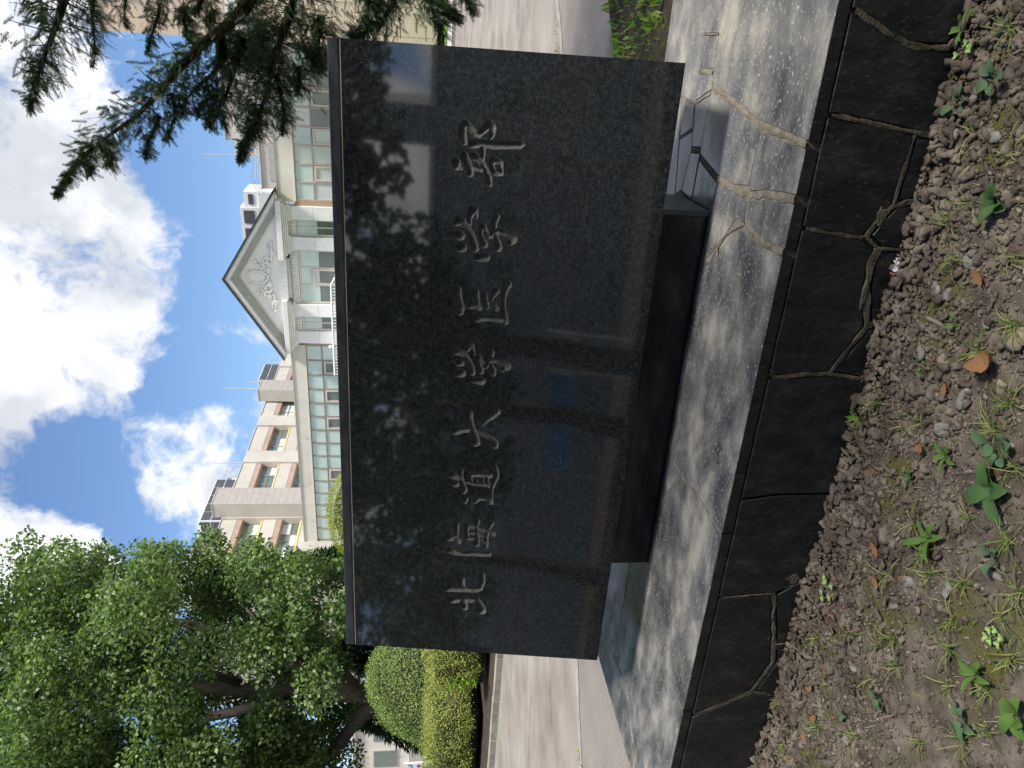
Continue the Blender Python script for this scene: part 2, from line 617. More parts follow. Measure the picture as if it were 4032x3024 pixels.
tag(np_mesh('soil_grit', v1, f1, M_grit), 'small grey and brown grit spread over the bare soil', 'gravel', kind='stuff')

# ================================================================== PLINTH of irregular stone slabs
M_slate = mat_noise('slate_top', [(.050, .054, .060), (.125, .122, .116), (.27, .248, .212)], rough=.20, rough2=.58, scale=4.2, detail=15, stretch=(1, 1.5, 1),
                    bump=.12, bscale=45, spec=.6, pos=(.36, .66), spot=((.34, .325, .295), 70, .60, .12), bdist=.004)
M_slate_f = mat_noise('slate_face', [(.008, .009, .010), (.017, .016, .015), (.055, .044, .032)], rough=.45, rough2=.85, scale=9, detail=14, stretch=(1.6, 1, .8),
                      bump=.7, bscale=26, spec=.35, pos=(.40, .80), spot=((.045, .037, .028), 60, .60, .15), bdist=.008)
M_mortar = mat_noise('mortar', [(.11, .094, .072), (.19, .168, .132)], rough=.95, scale=25, detail=8, bump=.8, bscale=120, spec=.2, bdist=.006)
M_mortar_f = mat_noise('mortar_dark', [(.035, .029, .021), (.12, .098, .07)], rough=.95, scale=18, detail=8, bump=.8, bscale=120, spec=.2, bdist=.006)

plinth = empty('stone_plinth', (-1.0, 2.9, 0))
tag(plinth, 'low black plinth clad in irregular slate slabs with mortar joints, under the sign stone', 'plinth')
PO = np.array([-1.0, 2.9, 0.0])


def inset_poly(poly, d):
    n = len(poly)
    area = sum(poly[i][0] * poly[(i + 1) % n][1] - poly[(i + 1) % n][0] * poly[i][1] for i in range(n))
    sg = 1 if area > 0 else -1
    out = []
    for i in range(n):
        p0, p1, p2 = Vector(poly[i - 1]), Vector(poly[i]), Vector(poly[(i + 1) % n])
        e1, e2 = (p1 - p0).normalized(), (p2 - p1).normalized()
        n1, n2 = Vector((-e1.y, e1.x)) * sg, Vector((-e2.y, e2.x)) * sg
        b = (n1 + n2)
        b = b / max(b.length_squared, .35) * 2
        out.append((p1 + b * d * .5 * 1.0) if b.length < 3 else p1 + n1 * d)
    return [(p.x, p.y) for p in out]


def roughen(poly, amp, step=.05):
    out = []
    n = len(poly)
    for i in range(n):
        a, b = Vector(poly[i]), Vector(poly[(i + 1) % n])
        k = max(1, int((b - a).length / step))
        s = (b - a).normalized()
        for j in range(k):
            p = a.lerp(b, j / k)
            if j:
                p += Vector((-s.y, s.x)) * random.uniform(-amp, amp)
            out.append((p.x, p.y))
    return out


def stone(name, poly, fn, top, thick, mat, parent, joint=.003, bev=.003, tilt=.001, side=None):
    outer = roughen(inset_poly(poly, joint), .0012)
    inner = inset_poly(outer, bev)
    n = len(outer)
    h = random.uniform(-tilt, tilt)
    v = [fn(a, b, top - thick) for a, b in outer] + [fn(a, b, top - bev + h) for a, b in outer] + [fn(a, b, top + h) for a, b in inner]
    f = [tuple(range(2 * n, 3 * n))]
    for r in (0, 1):
        f += [(r * n + i, r * n + (i + 1) % n, (r + 1) * n + (i + 1) % n, (r + 1) * n + i) for i in range(n)]
    mb = MB()
    mb.add([Vector(p) - Vector(PO) for p in v], f)
    o = mb.build(name, mat, parent)
    if side:
        o.data.materials.append(side)
        for pl in list(o.data.polygons)[1:n + 1]:
            pl.material_index = 1
    bm = bmesh.new()
    bm.from_mesh(o.data)
    bmesh.ops.recalc_face_normals(bm, faces=bm.faces)
    bm.to_mesh(o.data)
    bm.free()
    return o


TOP = .355
fn_top = lambda a, b, d: (a, b, d)
fn_face = lambda a, b, d: (a, 2.205 - d, b)
core = MB().box(-3.38, 2.2, 2.222, 3.738, -.2, .3515)
core.v = [tuple(np.array(p) - PO) for p in core.v]
core.build('mortar_bed', M_mortar, plinth)
B = 2.207
TOPS = [
    [(2.2, 3.33), (2.2, 3.745), (-.13, 3.745), (-.136, 3.413), (-.152, 3.231), (0, 3.227), (.148, 3.292), (.239, 3.308)],
    [(2.2, 3.1), (2.2, 3.33), (.239, 3.308), (.116, 3.268), (.114, 3.083), (.229, 3.096)],
    [(.106, 3.083), (.108, 3.263), (-.016, 3.222), (-.012, 3.08)],
    [(-.034, 3.08), (-.038, 3.22), (-.142, 3.231), (-.09, 3.068)],
    [(-.110, 3.066), (-.158, 3.225), (-.252, 3.206), (-.322, 3.188), (-.311, 3.078)],
    [(-.335, 3.078), (-.345, 3.186), (-.51, 3.228), (-.525, 3.09)],
    [(-.14, 3.42), (-.13, 3.745), (-.9, 3.745), (-.9, 3.3), (-.54, 3.31), (-.31, 3.362)],
    [(-.152, 3.238), (-.136, 3.415), (-.298, 3.352), (-.247, 3.211)],
    [(-.259, 3.206), (-.311, 3.356), (-.54, 3.305), (-.51, 3.235), (-.335, 3.190)],
    [(2.2, B), (2.2, 3.1), (.229, 3.096), (.114, 3.083), (-.022, 3.08), (-.062, 3.066), (-.106, 2.833), (-.160, 2.581), (-.186, B)],
    [(-.094, 3.062), (-.321, 3.075), (-.337, 3.070), (-.384, 2.852), (-.396, 2.70), (-.378, 2.556), (-.192, 2.548), (-.186, 2.585), (-.132, 2.833)],
    [(-.194, 2.54), (-.378, 2.550), (-.394, 2.537), (-.366, 2.412), (-.345, B), (-.212, B)],
    [(-.361, 3.073), (-.525, 3.085), (-.525, 2.865), (-.42, 2.838)],
    [(-.412, 2.832), (-.512, 2.855), (-.70, 2.858), (-.700, 2.800), (-.572, 2.675), (-.498, 2.600), (-.422, 2.655)],
    [(-.422, 2.650), (-.494, 2.598), (-.506, 2.562), (-.500, 2.524), (-.424, 2.538)],
    [(-.424, 2.53), (-.500, 2.515), (-.522, 2.359), (-.513, B), (-.375, B), (-.396, 2.412)],
    [(-.530, 2.555), (-.582, 2.660), (-.716, 2.786), (-.72, 2.88), (-1.62, 2.88), (-1.624, 2.66), (-1.600, 2.471), (-1.597, B), (-.541, B), (-.546, 2.359)],
    [(-1.635, 2.672), (-1.625, 2.88), (-1.9, 2.88)],
    [(-1.607, B), (-1.611, 2.471), (-1.637, 2.661), (-1.905, 2.872), (-2.26, 2.88), (-2.450, 2.879), (-2.496, 2.752), (-2.509, 2.573), (-2.512, 2.413), (-2.507, B)],
    [(-2.22, 2.883), (-2.452, 2.885), (-2.442, 3.112), (-2.22, 3.112)],
    [(-2.456, 2.881), (-2.446, 3.112), (-2.506, 3.114), (-2.775, 3.126), (-3.118, 3.126), (-3.066, 2.867), (-3.150, 2.77), (-3.205, 2.689), (-3.272, 2.542), (-3.322, 2.4), (-3.362, B), (-2.517, B),
     (-2.522, 2.413), (-2.519, 2.573), (-2.505, 2.752)],
    [(-2.22, 3.118), (-2.775, 3.133), (-3.122, 3.135), (-3.181, 3.426), (-3.2, 3.745), (-2.2, 3.745)],
    [(-3.189, 3.426), (-3.128, 3.13), (-3.076, 2.872), (-3.162, 2.77), (-3.217, 2.695), (-3.24, 2.66), (-3.39, 2.665), (-3.39, 3.745), (-3.206, 3.745)],
    [(-3.262, 2.61), (-3.284, 2.542), (-3.332, 2.4), (-3.372, B), (-3.39, B), (-3.39, 2.612)],
    [(-.9, 3.24), (-.9, 3.745), (-2.2, 3.745), (-2.22, 3.24)],
]
for p in TOPS:
    stone('paving_slab', p, fn_top, TOP, .041, M_slate, plinth, joint=.0022, side=M_slate_f)  # edges take the dark face stone: shade painted in, dust only on top
FACES = [
    [(2.2, .308), (.172, .308), (.127, .2), (.098, .11), (.1, 0), (.178, -.04), (.25, -.16), (2.2, -.16)],
    [(.158, .308), (-.104, .308), (-.115, .2), (-.129, .078), (-.147, -.02), (-.152, -.16), (.08, -.16), (.075, -.045), (.084, 0), (.080, .05), (.113, .2)],
    [(-.119, .308), (-.439, .308), (-.453, .214), (-.462, .11), (-.414, .074), (-.365, .037), (-.334, .037), (-.205, .027), (-.157, .024), (-.144, .078), (-.130, .2)],
    [(-.160, .008), (-.348, .016), (-.338, -.03), (-.333, -.16), (-.166, -.16)],
    [(-.370, .014), (-.459, .072), (-.493, .026), (-.496, -.16), (-.352, -.16)],
    [(-.453, .308), (-.951, .308), (-.938, .19), (-.930, .11), (-.818, .048), (-.765, .020), (-.639, .056), (-.547, .066), (-.506, .050), (-.476, .1)],
    [(-.510, .022), (-.547, .032), (-.639, .022), (-.750, -.010), (-.764, -.16), (-.509, -.16)],
    [(-.776, -.012), (-.818, .014), (-.930, .074), (-.955, -.058), (-.953, -.16), (-.782, -.16)],
    [(-.966, .308), (-1.445, .308), (-1.423, .183), (-1.418, -.16), (-.973, -.16), (-.948, .1)],
    [(-1.455, .308), (-1.898, .308), (-1.889, .2), (-1.880, .079), (-1.836, .013), (-1.812, -.16), (-1.429, -.16), (-1.434, .183)],
    [(-1.911, .308), (-2.527, .308), (-2.462, .171), (-2.401, .080), (-2.246, .022), (-2.156, .040), (-2.008, .075), (-1.896, .095)],
    [(-1.896, .068), (-2.008, .044), (-2.148, .008), (-2.138, -.16), (-1.828, -.16), (-1.852, .01)],
    [(-2.164, .008), (-2.246, -.010), (-2.401, .046), (-2.445, -.04), (-2.442, -.16), (-2.158, -.16)],
    [(-2.546, .308), (-3.39, .308), (-3.39, -.16), (-2.461, -.16), (-2.417, .066)],
]
for p in FACES:
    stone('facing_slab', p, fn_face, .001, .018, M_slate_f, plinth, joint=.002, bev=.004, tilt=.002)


def mortar_line(pts, wid, face=False, proud=.0008):
    """a lumpy bead of mortar in a joint"""
    P = [Vector(p) for p in pts]
    fine = []
    for a, b in zip(P, P[1:]):
        k = max(2, int((b - a).length / .008))
        fine += [a.lerp(b, i / k) for i in range(k)]
    fine.append(P[-1])
    mb = MB()
    v, f = [], []
    ker = np.ones(5) / 5
    sm = [np.convolve(RNG.uniform(-1, 1, len(fine) + 8), ker, 'same') for _ in range(6)]
    for i, p in enumerate(fine):
        d = (fine[min(i + 1, len(fine) - 1)] - fine[max(i - 1, 0)]).normalized()
        s = Vector((-d.y, d.x))
        w0 = wid * (.46 + .42 * sm[0][i + 2])
        w1 = wid * (.46 + .42 * sm[1][i + 2])
        h = proud + .0022 * sm[2][i + 2]
        for off, hh in ((w0, -.004), (w0 * .75, h + .0016 * sm[3][i + 2] - .0006), (0, h + .0016 * sm[4][i + 2]), (-w1 * .75, h + .0016 * sm[5][i + 2] - .0006), (-w1, -.004)):
            q = p + s * off
            v.append((q.x, 2.205 - hh - .001, q.y) if face else (q.x, q.y, TOP + hh))
    for i in range(len(fine) - 1):
        for k in range(4):
            f.append((i * 5 + k, i * 5 + k + 1, i * 5 + k + 6, i * 5 + k + 5))
    mb.add([Vector(q) - Vector(PO) for q in v], f)
    return mb.build('mortar_joint', M_mortar_f if face else M_mortar, plinth)


for pts, w in (([(-.078, 3.05), (-.12, 2.833), (-.174, 2.581), (-.198, 2.21)], .021), ([(-.349, 3.07), (-.397, 2.852), (-.409, 2.677), (-.409, 2.537), (-.381, 2.412), (-.36, 2.21)], .028),
               ([(-.409, 2.537), (-.504, 2.52), (-.534, 2.359), (-.527, 2.21)], .026), ([(-.504, 2.53), (-.572, 2.668), (-.711, 2.79)], .018),
               ([(-1.631, 2.663), (-1.605, 2.471), (-1.602, 2.21)], .012), ([(-1.631, 2.663), (-1.9, 2.867)], .013),
               ([(-2.452, 2.881), (-2.5, 2.752), (-2.514, 2.573), (-2.512, 2.21)], .010), ([(-2.7, 3.125), (-3.12, 3.132)], .014),
               ([(-3.181, 3.426), (-3.122, 3.13), (-3.07, 2.867), (-3.156, 2.77), (-3.211, 2.689), (-3.279, 2.542), (-3.33, 2.4), (-3.37, 2.21)], .015), ([(-3.25, 2.637), (-3.39, 2.637)], .05),
               ([(-.027, 3.085), (-.03, 3.215)], .022), ([(.110, 3.09), (.112, 3.26)], .010), ([(-.1, 3.07), (-.152, 3.231), (-.142, 3.41)], .018), ([(-.252, 3.208), (-.304, 3.355)], .012),
               ([(-.325, 3.085), (-.333, 3.185)], .022), ([(-.40, 2.838), (-.53, 2.862)], .012)):
    mortar_line(pts, w)
for pts, w in (([(.165, .30), (.120, .2), (.090, .11), (.086, .05), (.09, -.01), (.17, -.06)], .020), ([(-.112, .30), (-.123, .2), (-.137, .078), (-.156, -.06)], .016),
               ([(-.151, .017), (-.205, .022), (-.357, .027)], .016), ([(-.446, .30), (-.46, .214), (-.469, .10)], .013), ([(-.468, .09), (-.414, .067), (-.365, .026), (-.346, -.05)], .020),
               ([(-.468, .09), (-.501, .036), (-.503, -.06)], .016), ([(-.501, .036), (-.547, .049), (-.639, .038), (-.758, .004), (-.772, -.06)], .027),
               ([(-.765, .004), (-.818, .031), (-.936, .092)], .020), ([(-.958, .30), (-.945, .19), (-.939, .1), (-.962, -.06)], .016),
               ([(-1.905, .30), (-1.896, .2), (-1.889, .08)], .009), ([(-1.889, .08), (-2.008, .059), (-2.156, .023), (-2.246, .006), (-2.409, .066), (-2.47, .171), (-2.537, .30)], .022),
               ([(-2.156, .023), (-2.146, -.06)], .012), ([(-2.409, .066), (-2.453, -.06)], .012), ([(-1.87, .07), (-1.83, -.04)], .012)):
    mortar_line(pts, w, True, .0012)
# broken corners filled with crumbling mortar
for cx, cz, rx, rz in ((-.40, .060, .040, .016), (-.655, .046, .050, .011), (-1.815, .02, .025, .03)):
    pl = [(cx + rx * math.cos(t) * random.uniform(.6, 1.15), cz + rz * math.sin(t) * random.uniform(.6, 1.15)) for t in np.linspace(0, 2 * PI, 15)[:-1]]
    stone('mortar_patch', pl, fn_face, .0045, .012, M_mortar_f, plinth, joint=0, bev=.004, tilt=.001)

# ================================================================== SIGN STONE
CH = [[[(-2386,766,15.0),(-2384,708,13.9),(-2382,634,12.7),(-2370,614,13.8),(-2330,605,14.9),(-2285,606,14.1)],[(-2329,708,21.8),(-2354,703,16.1),(-2376,694,12.7)],[(-2454,743,16.4),(-2444,689,14.0),(-2446,648,11.7),(-2441,627,17.5)],[(-2457,689,17.6),(-2491,683,17.7)],[(-2436,627,11.7),(-2466,611,18.8),(-2505,597,21.3)]],
[[(-2158,762,16.7),(-2171,740,12.3),(-2176,710,7.8),(-2168,664,13.4),(-2170,619,10.0),(-2166,583,12.9)],[(-2086,767,19.8),(-2089,743,12.1),(-2104,725,13.2)],[(-2016,740,14.8),(-2045,737,9.8),(-2076,736,7.7)],[(-2015,691,13.0),(-2048,691,9.8),(-2086,685,7.7)],[(-2012,686,9.8),(-2017,654,9.8),(-2031,626,9.8),(-2038,594,9.8),(-2051,567,12.0)],[(-1980,642,10.8),(-2011,645,7.6),(-2049,641,7.6),(-2085,639,9.9),(-2114,640,13.2)],[(-1992,578,12.5),(-2026,592,8.3),(-2070,598,9.2),(-2106,598,12.1),(-2123,595,8.8)],[(-2049,673,8.3),(-2054,645,8.7),(-2068,608,6.6)],[(-2086,679,7.7),(-2079,652,7.7),(-2091,623,7.0),(-2109,602,9.9)]],
[[(-1687,582,11.2),(-1713,571,11.3),(-1742,569,11.4),(-1774,581,10.8),(-1811,588,8.4),(-1845,588,8.0),(-1875,589,13.8)],[(-1870,589,13.1),(-1858,615,9.5),(-1863,638,8.4),(-1871,653,12.3)],[(-1880,658,8.5),(-1862,656,10.6)],[(-1870,702,12.7),(-1886,705,8.5)],[(-1748,766,16.5),(-1762,739,10.4),(-1767,725,10.0)],[(-1723,731,11.9),(-1754,726,8.7),(-1787,719,10.0),(-1820,710,13.6),(-1832,711,9.4)],[(-1793,755,14.2),(-1795,746,12.1)],[(-1740,686,12.8),(-1736,650,10.3),(-1736,613,12.4),(-1737,598,11.3)],[(-1751,686,9.3),(-1777,681,5.2)],[(-1767,660,8.3),(-1787,657,7.9)],[(-1765,633,8.7),(-1785,630,7.9)],[(-1754,611,8.7),(-1781,607,8.7),(-1794,601,7.3)],[(-1786,678,6.2),(-1788,647,7.9),(-1787,609,8.7)],[(-1781,704,6.2),(-1782,688,6.2)]],
[[(-1436,707,18.5),(-1467,700,13.3),(-1497,691,12.2),(-1528,680,14.9),(-1574,669,19.0)],[(-1524,761,18.8),(-1515,729,14.8),(-1513,698,9.9),(-1517,670,8.3),(-1529,641,8.9),(-1546,606,9.6),(-1568,584,13.0),(-1584,582,13.0)],[(-1417,591,19.4),(-1439,608,16.6),(-1462,633,11.8),(-1481,643,7.9)]],
[[(-1151,770,16.6),(-1157,749,12.0),(-1169,729,10.2),(-1194,713,9.3),(-1221,703,11.6),(-1244,699,11.3)],[(-1124,718,16.5),(-1145,726,6.4)],[(-1121,709,11.9),(-1140,700,6.4),(-1160,693,2.8)],[(-1202,756,15.8),(-1203,749,14.0)],[(-1248,753,18.8),(-1249,744,17.9)],[(-1277,688,13.2),(-1279,659,16.1)],[(-1172,677,13.0),(-1196,678,11.5),(-1222,667,13.1),(-1233,661,11.6)],[(-1180,669,8.3),(-1198,652,2.8)],[(-1146,626,14.4),(-1167,627,11.1),(-1204,639,9.3),(-1215,644,5.6)],[(-1180,628,11.1),(-1180,601,12.1),(-1192,574,15.8),(-1204,557,17.7),(-1221,572,7.5)],[(-1203,622,7.8),(-1224,613,12.2),(-1243,610,9.4)]],
[[(-886,775,16.6),(-922,768,13.7),(-963,760,16.9),(-981,759,10.7)],[(-851,576,16.5),(-878,586,12.2),(-914,589,9.1),(-950,587,10.3),(-986,578,12.5),(-1009,573,10.8)],[(-1001,688,16.1),(-995,656,13.4),(-996,621,12.5),(-1001,585,11.6)],[(-888,701,13.6),(-913,696,10.2),(-934,690,7.1)],[(-947,720,15.0),(-945,696,13.3),(-957,682,9.2)],[(-900,666,10.9),(-925,661,11.5),(-951,653,9.7)],[(-880,620,13.1),(-905,633,7.9),(-925,640,4.9),(-931,650,5.3)],[(-932,640,5.3),(-940,624,10.6),(-954,614,9.8)]],
[[(-623,790,8.9),(-610,778,16.8),(-614,764,14.2),(-634,745,10.7),(-658,730,12.1),(-693,718,14.0),(-715,711,13.6)],[(-568,727,17.5),(-591,738,9.7),(-619,737,8.0)],[(-567,720,14.0),(-584,712,7.0),(-595,711,2.6)],[(-665,776,17.0),(-670,769,15.2)],[(-713,767,18.1),(-713,762,18.1)],[(-748,697,15.5),(-746,668,16.4)],[(-630,687,13.3),(-648,695,8.0),(-673,688,9.9),(-694,676,14.4)],[(-630,681,8.9),(-650,671,8.0),(-664,658,7.2),(-665,649,5.4)],[(-584,634,11.4),(-606,642,11.5),(-627,641,8.5),(-661,651,8.9)],[(-643,640,9.8),(-639,619,11.6),(-652,588,13.4),(-668,567,17.0),(-683,575,9.0)],[(-658,634,7.5),(-681,627,12.6),(-705,622,15.3)]],
[[(-253,767,10.8),(-269,779,13.1),(-296,778,15.0),(-320,768,9.7)],[(-256,765,11.3),(-270,748,11.4),(-288,729,8.8),(-292,718,7.9)],[(-291,718,8.4),(-272,699,10.5),(-252,681,14.8),(-262,669,13.1),(-284,668,10.5),(-300,675,5.3)],[(-323,739,15.1),(-319,706,14.2),(-321,652,15.1),(-317,597,14.2),(-315,565,13.3),(-314,554,7.1)],[(-397,798,18.0),(-406,794,15.3),(-415,777,4.5)],[(-369,768,13.4),(-386,758,13.5),(-408,746,15.3),(-429,743,13.6)],[(-404,742,9.0),(-408,720,10.8),(-414,703,7.6)],[(-368,731,12.5),(-377,714,10.8),(-389,699,9.0),(-411,687,9.0),(-442,672,11.8),(-464,668,9.1)],[(-338,700,9.8),(-359,701,9.8),(-378,700,7.2)],[(-377,661,12.6),(-395,666,8.1),(-418,653,9.9),(-422,639,10.9),(-424,624,5.4)],[(-375,656,11.6),(-384,633,10.8),(-403,629,8.1),(-421,629,9.1)]]]
M_granite = mat_noise('black_granite', [(.006, .007, .008), (.013, .0145, .0155), (.026, .028, .028)], rough=.035, scale=60, detail=3, spec=.5, ior=2.0, pos=(.36, .66),
                      spot=((.085, .089, .086), 420, .58, .12), bump=.004, bscale=300, bdist=.001)
M_band = mat_noise('granite_band', [(.018, .018, .020), (.045, .045, .048)], rough=.32, rough2=.5, scale=26, detail=8, stretch=(.3, 1, 1), spec=.5, pos=(.35, .7),
                   spot=((.09, .09, .09), 300, .60, .1))
M_carve = mat_noise('granite_carved', [(.052, .053, .049), (.108, .108, .096)], rough=.9, scale=90, detail=5, bump=.5, bscale=420, spec=.25, bdist=.003)
M_pedestal = mat_noise('black_pedestal', [(.003, .0035, .005), (.007, .008, .011)], rough=.12, scale=14, detail=6, spec=.4, spot=((.06, .058, .052), 130, .70, .05))
M_pedlit = mat_noise('pedestal_lit_side', [(.045, .044, .044), (.09, .086, .082)], rough=.5, scale=10, detail=8, stretch=(1, 1, 3), spec=.4)

SL0 = np.array([0.0, 2.77, .575])
ET = unit(np.array([0.0, .1323, 1.0]))
EN = unit(np.array([0.0, -1.0, .1323]))
SW, SH = 2.773, 1.2657
sign = empty('sign_stone', (-SW / 2, 3.05, TOP))
tag(sign, 'polished black granite sign stone with engraved characters, leaning back on a narrow base', 'monument')
SO = np.array([-SW / 2, 3.05, TOP])


def slab_pt(s, t, d=0.0):
    """s along the stone (metres, 0 = right end), t up its face, d into the stone"""
    return SL0 + np.array([1, 0, 0]) * s + ET * t - EN * d - SO


S0, S1, T0, T1 = -2.56, -.19, .52, .84
RES = .0026
ns, nt_ = int((S1 - S0) / RES), int((T1 - T0) / RES)
gs, gt = np.linspace(S0, S1, ns), np.linspace(T0, T1, nt_)
GS, GT = np.meshgrid(gs, gt)
depth = np.zeros_like(GS)
owner = np.full(GS.shape, -1)
sdf_best = np.full(GS.shape, 9.0)
for ci, chars in enumerate(CH):
    allp = np.array([q for s in chars for q in s]) / 1000.0
    i0, i1 = np.searchsorted(gs, [allp[:, 0].min() - .03, allp[:, 0].max() + .03])
    sub = (slice(None), slice(i0, i1))
    xs, ts = GS[sub], GT[sub]
    best = np.zeros_like(xs)
    sd = np.full(xs.shape, 9.0)
    for s in chars:
        q = np.array(s) / 1000.0
        # smooth the polyline once
        for a, b in zip(q, q[1:]):
            d = b[:2] - a[:2]
            L2 = max(d @ d, 1e-9)
            h = np.clip(((xs - a[0]) * d[0] + (ts - a[1]) * d[1]) / L2, 0, 1)
            r = (a[2] + (b[2] - a[2]) * h) * 1.0
            dist = np.hypot(xs - a[0] - h * d[0], ts - a[1] - h * d[1])
            e = np.clip(1 - dist / r, 0, 1)
            dp = (.0045 + .55 * r) * np.sqrt(1 - (1 - e) ** 2)
            best = np.maximum(best, np.where(dist < r, dp, 0))
            sd = np.minimum(sd, dist - r)
    depth[sub] = np.maximum(depth[sub], best)
    own = owner[sub]
    own[sd < RES * .3] = ci
    owner[sub] = own
depth = depth + np.where(depth > 0, fbm(ns, nt_, 3, 9, start=240) * .0011, 0)
depth = np.clip(depth, 0, .016)
GP = SL0 + GS[..., None] * np.array([1, 0, 0]) + GT[..., None] * ET - depth[..., None] * EN - SO
gi = np.arange(ns * nt_).reshape(nt_, ns)
gq = np.stack([gi[:-1, :-1], gi[:-1, 1:], gi[1:, 1:], gi[1:, :-1]], -1).reshape(-1, 4)
fo = np.stack([owner[:-1, :-1], owner[:-1, 1:], owner[1:, 1:], owner[1:, :-1]], -1).reshape(-1, 4)
fown = fo.max(1)
gv = GP.reshape(-1, 3)


def sub_mesh(sel):
    q = gq[sel]
    u, inv = np.unique(q, return_inverse=True)
    return gv[u], inv.reshape(-1, 4)


CAPS = ['first', 'second', 'third', 'fourth', 'fifth', 'sixth', 'seventh', 'last']
for ci in range(8):
    v, q = sub_mesh(fown == ci)
    o = np_mesh('engraved_character', v, q, M_carve, sign, smooth=True)
    o['label'] = CAPS[ci] + ' engraved character from the left, rough grey groove'
v, q = sub_mesh(fown == -1)
TB = SH - .036                     # lower edge of the plain band along the top
n0 = len(v)
BK = 3.30 - SO[1]                  # back of the stone
ring = lambda s0, s1, t0, t1: [slab_pt(s0, t0), slab_pt(s1, t0), slab_pt(s1, t1), slab_pt(s0, t1)]
quads = []
extra = []


def addq(pts):
    b = n0 + len(extra)
    extra.extend(pts)
    quads.append((b, b + 1, b + 2, b + 3))


TG = TB - .011                     # groove
addq(ring(-SW, 0, 0, T0)); addq(ring(-SW, S0, T0, T1)); addq(ring(S1, 0, T0, T1)); addq(ring(-SW, 0, T1, TG))
gr = MB()
for (ta, da), (tb_, db) in zip(((TG, 0), (TG + .0045, .0055), (TB - .002, .0075)), ((TG + .0045, .0055), (TB - .002, .0075), (TB, 0))):
    gr.add([slab_pt(-SW, ta, da), slab_pt(0, ta, da), slab_pt(0, tb_, db), slab_pt(-SW, tb_, db)], [(0, 1, 2, 3)])
M_groove = mat_noise('groove_pale', [(.13, .12, .10), (.24, .22, .18)], rough=.8, scale=14, detail=7, stretch=(.3, 1, 1))  # paler than the granite, so the groove shows as a pale line
gr.build('groove', M_groove, sign)
zb, zt = slab_pt(0, 0)[2], slab_pt(0, SH)[2]
bl, br = slab_pt(-SW, 0), slab_pt(0, 0)
tl, tr = slab_pt(-SW, TB), slab_pt(0, TB)
XL, XR = -SW - SO[0], -SO[0]
bk = lambda x, z: np.array([x, BK, z])
addq([bk(XL, zb), bk(XR, zb), br, bl])                                  # underside
addq([bk(XR, zb), bk(XL, zb), bk(XL, tl[2]), bk(XR, tr[2])])            # back
addq([br, bk(XR, zb), bk(XR, tr[2]), tr])                               # right end
addq([bk(XL, zb), bl, tl, bk(XL, tl[2])])                               # left end
slab = np_mesh('slab', np.concatenate([v, np.array(extra)]), np.concatenate([q, np.array(quads)]), M_granite, sign)
cap = MB()
a0, a1, b0, b1 = slab_pt(-SW, TB, .0), slab_pt(0, TB, .0), slab_pt(-SW, SH - .003), slab_pt(0, SH - .003)
c0, c1 = slab_pt(-SW, SH, .004), slab_pt(0, SH, .004)
cap.add([a0, a1, b1, b0, c0, c1, bk(XR, c1[2]), bk(XL, c0[2]), bk(XL, tl[2]), bk(XR, tr[2])],
        [(0, 1, 2, 3), (3, 2, 5, 4), (4, 5, 6, 7), (7, 6, 9, 8), (1, 9, 6, 5, 2), (0, 3, 4, 7, 8)])
cap.build('top_band', M_band, sign)
pd = MB().box(-2.247 - SO[0], -.553 - SO[0], 2.868 - SO[1], 3.23 - SO[1], -.002, .2225)
pd.build('base_block', M_pedestal, sign, bevel=.003)
MB().box(-.5525 - SO[0], -.53 - SO[0], 2.870 - SO[1], 3.228 - SO[1], -.002, .2222).build('base_lit_end', M_pedlit, sign, bevel=.002)  # right end of the block, painted paler as its lit side

# ================================================================== BUILDINGS
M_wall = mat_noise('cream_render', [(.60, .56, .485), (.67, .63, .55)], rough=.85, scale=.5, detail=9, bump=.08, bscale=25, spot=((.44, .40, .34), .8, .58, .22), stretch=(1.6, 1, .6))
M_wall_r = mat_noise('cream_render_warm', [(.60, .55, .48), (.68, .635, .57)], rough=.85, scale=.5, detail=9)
M_trim = mat_noise('trim_grey', [(.40, .385, .36), (.48, .465, .44)], rough=.6, scale=2)
M_lgran = mat_noise('light_granite', [(.70, .675, .64), (.80, .775, .74)], rough=.7, scale=1.5, detail=8, spot=((.47, .47, .49), 30, .56, .1))
M_lgran2 = mat_noise('granite_moulding', [(.50, .495, .485), (.58, .575, .565)], rough=.7, scale=2, detail=7)
M_tymp = mat_noise('tympanum_plaster', [(.80, .765, .715), (.85, .815, .765)], rough=.8, scale=.8, detail=6)
M_roofedge = mat_noise('roof_edge', [(.025, .027, .03), (.055, .055, .06)], rough=.6, scale=4)
M_brownstrip = mat_noise('brown_panel', [(.36, .24, .16), (.44, .31, .22)], rough=.6, scale=2)
M_pane_g = mat_glass_pane('pane_green', (.56, .67, .60))
M_pane_b = mat_glass_pane('pane_blue_grey', (.56, .65, .61))
M_pane_d = mat_glass_pane('pane_dark', (.15, .175, .145), .03, .8)
M_pane_w = mat_glass_pane('pane_blind', (.62, .64, .60), .1)
M_mull = mat_noise('mullion', [(.22, .20, .17), (.30, .27, .24)], rough=.5, scale=4)
M_mull_r = mat_noise('mullion_rose', [(.42, .34, .30), (.50, .42, .37)], rough=.5, scale=4)
M_case = mat_noise('casement_frame', [(.56, .47, .41), (.62, .53, .47)], rough=.5, scale=4)
M_cream = mat_noise('cream_frame', [(.62, .58, .48), (.66, .62, .52)], rough=.5, scale=3)
M_pinktile = mat_noise('pink_tile', [(.32, .285, .262), (.37, .33, .305)], rough=.8, scale=2.5, detail=8)
M_brownl = mat_noise('lintel_brown', [(.33, .235, .185), (.39, .285, .23)], rough=.8, scale=1.2, detail=7)
M_yellow = mat_noise('sill_yellow', [(.46, .38, .15), (.52, .43, .19)], rough=.7, scale=2)
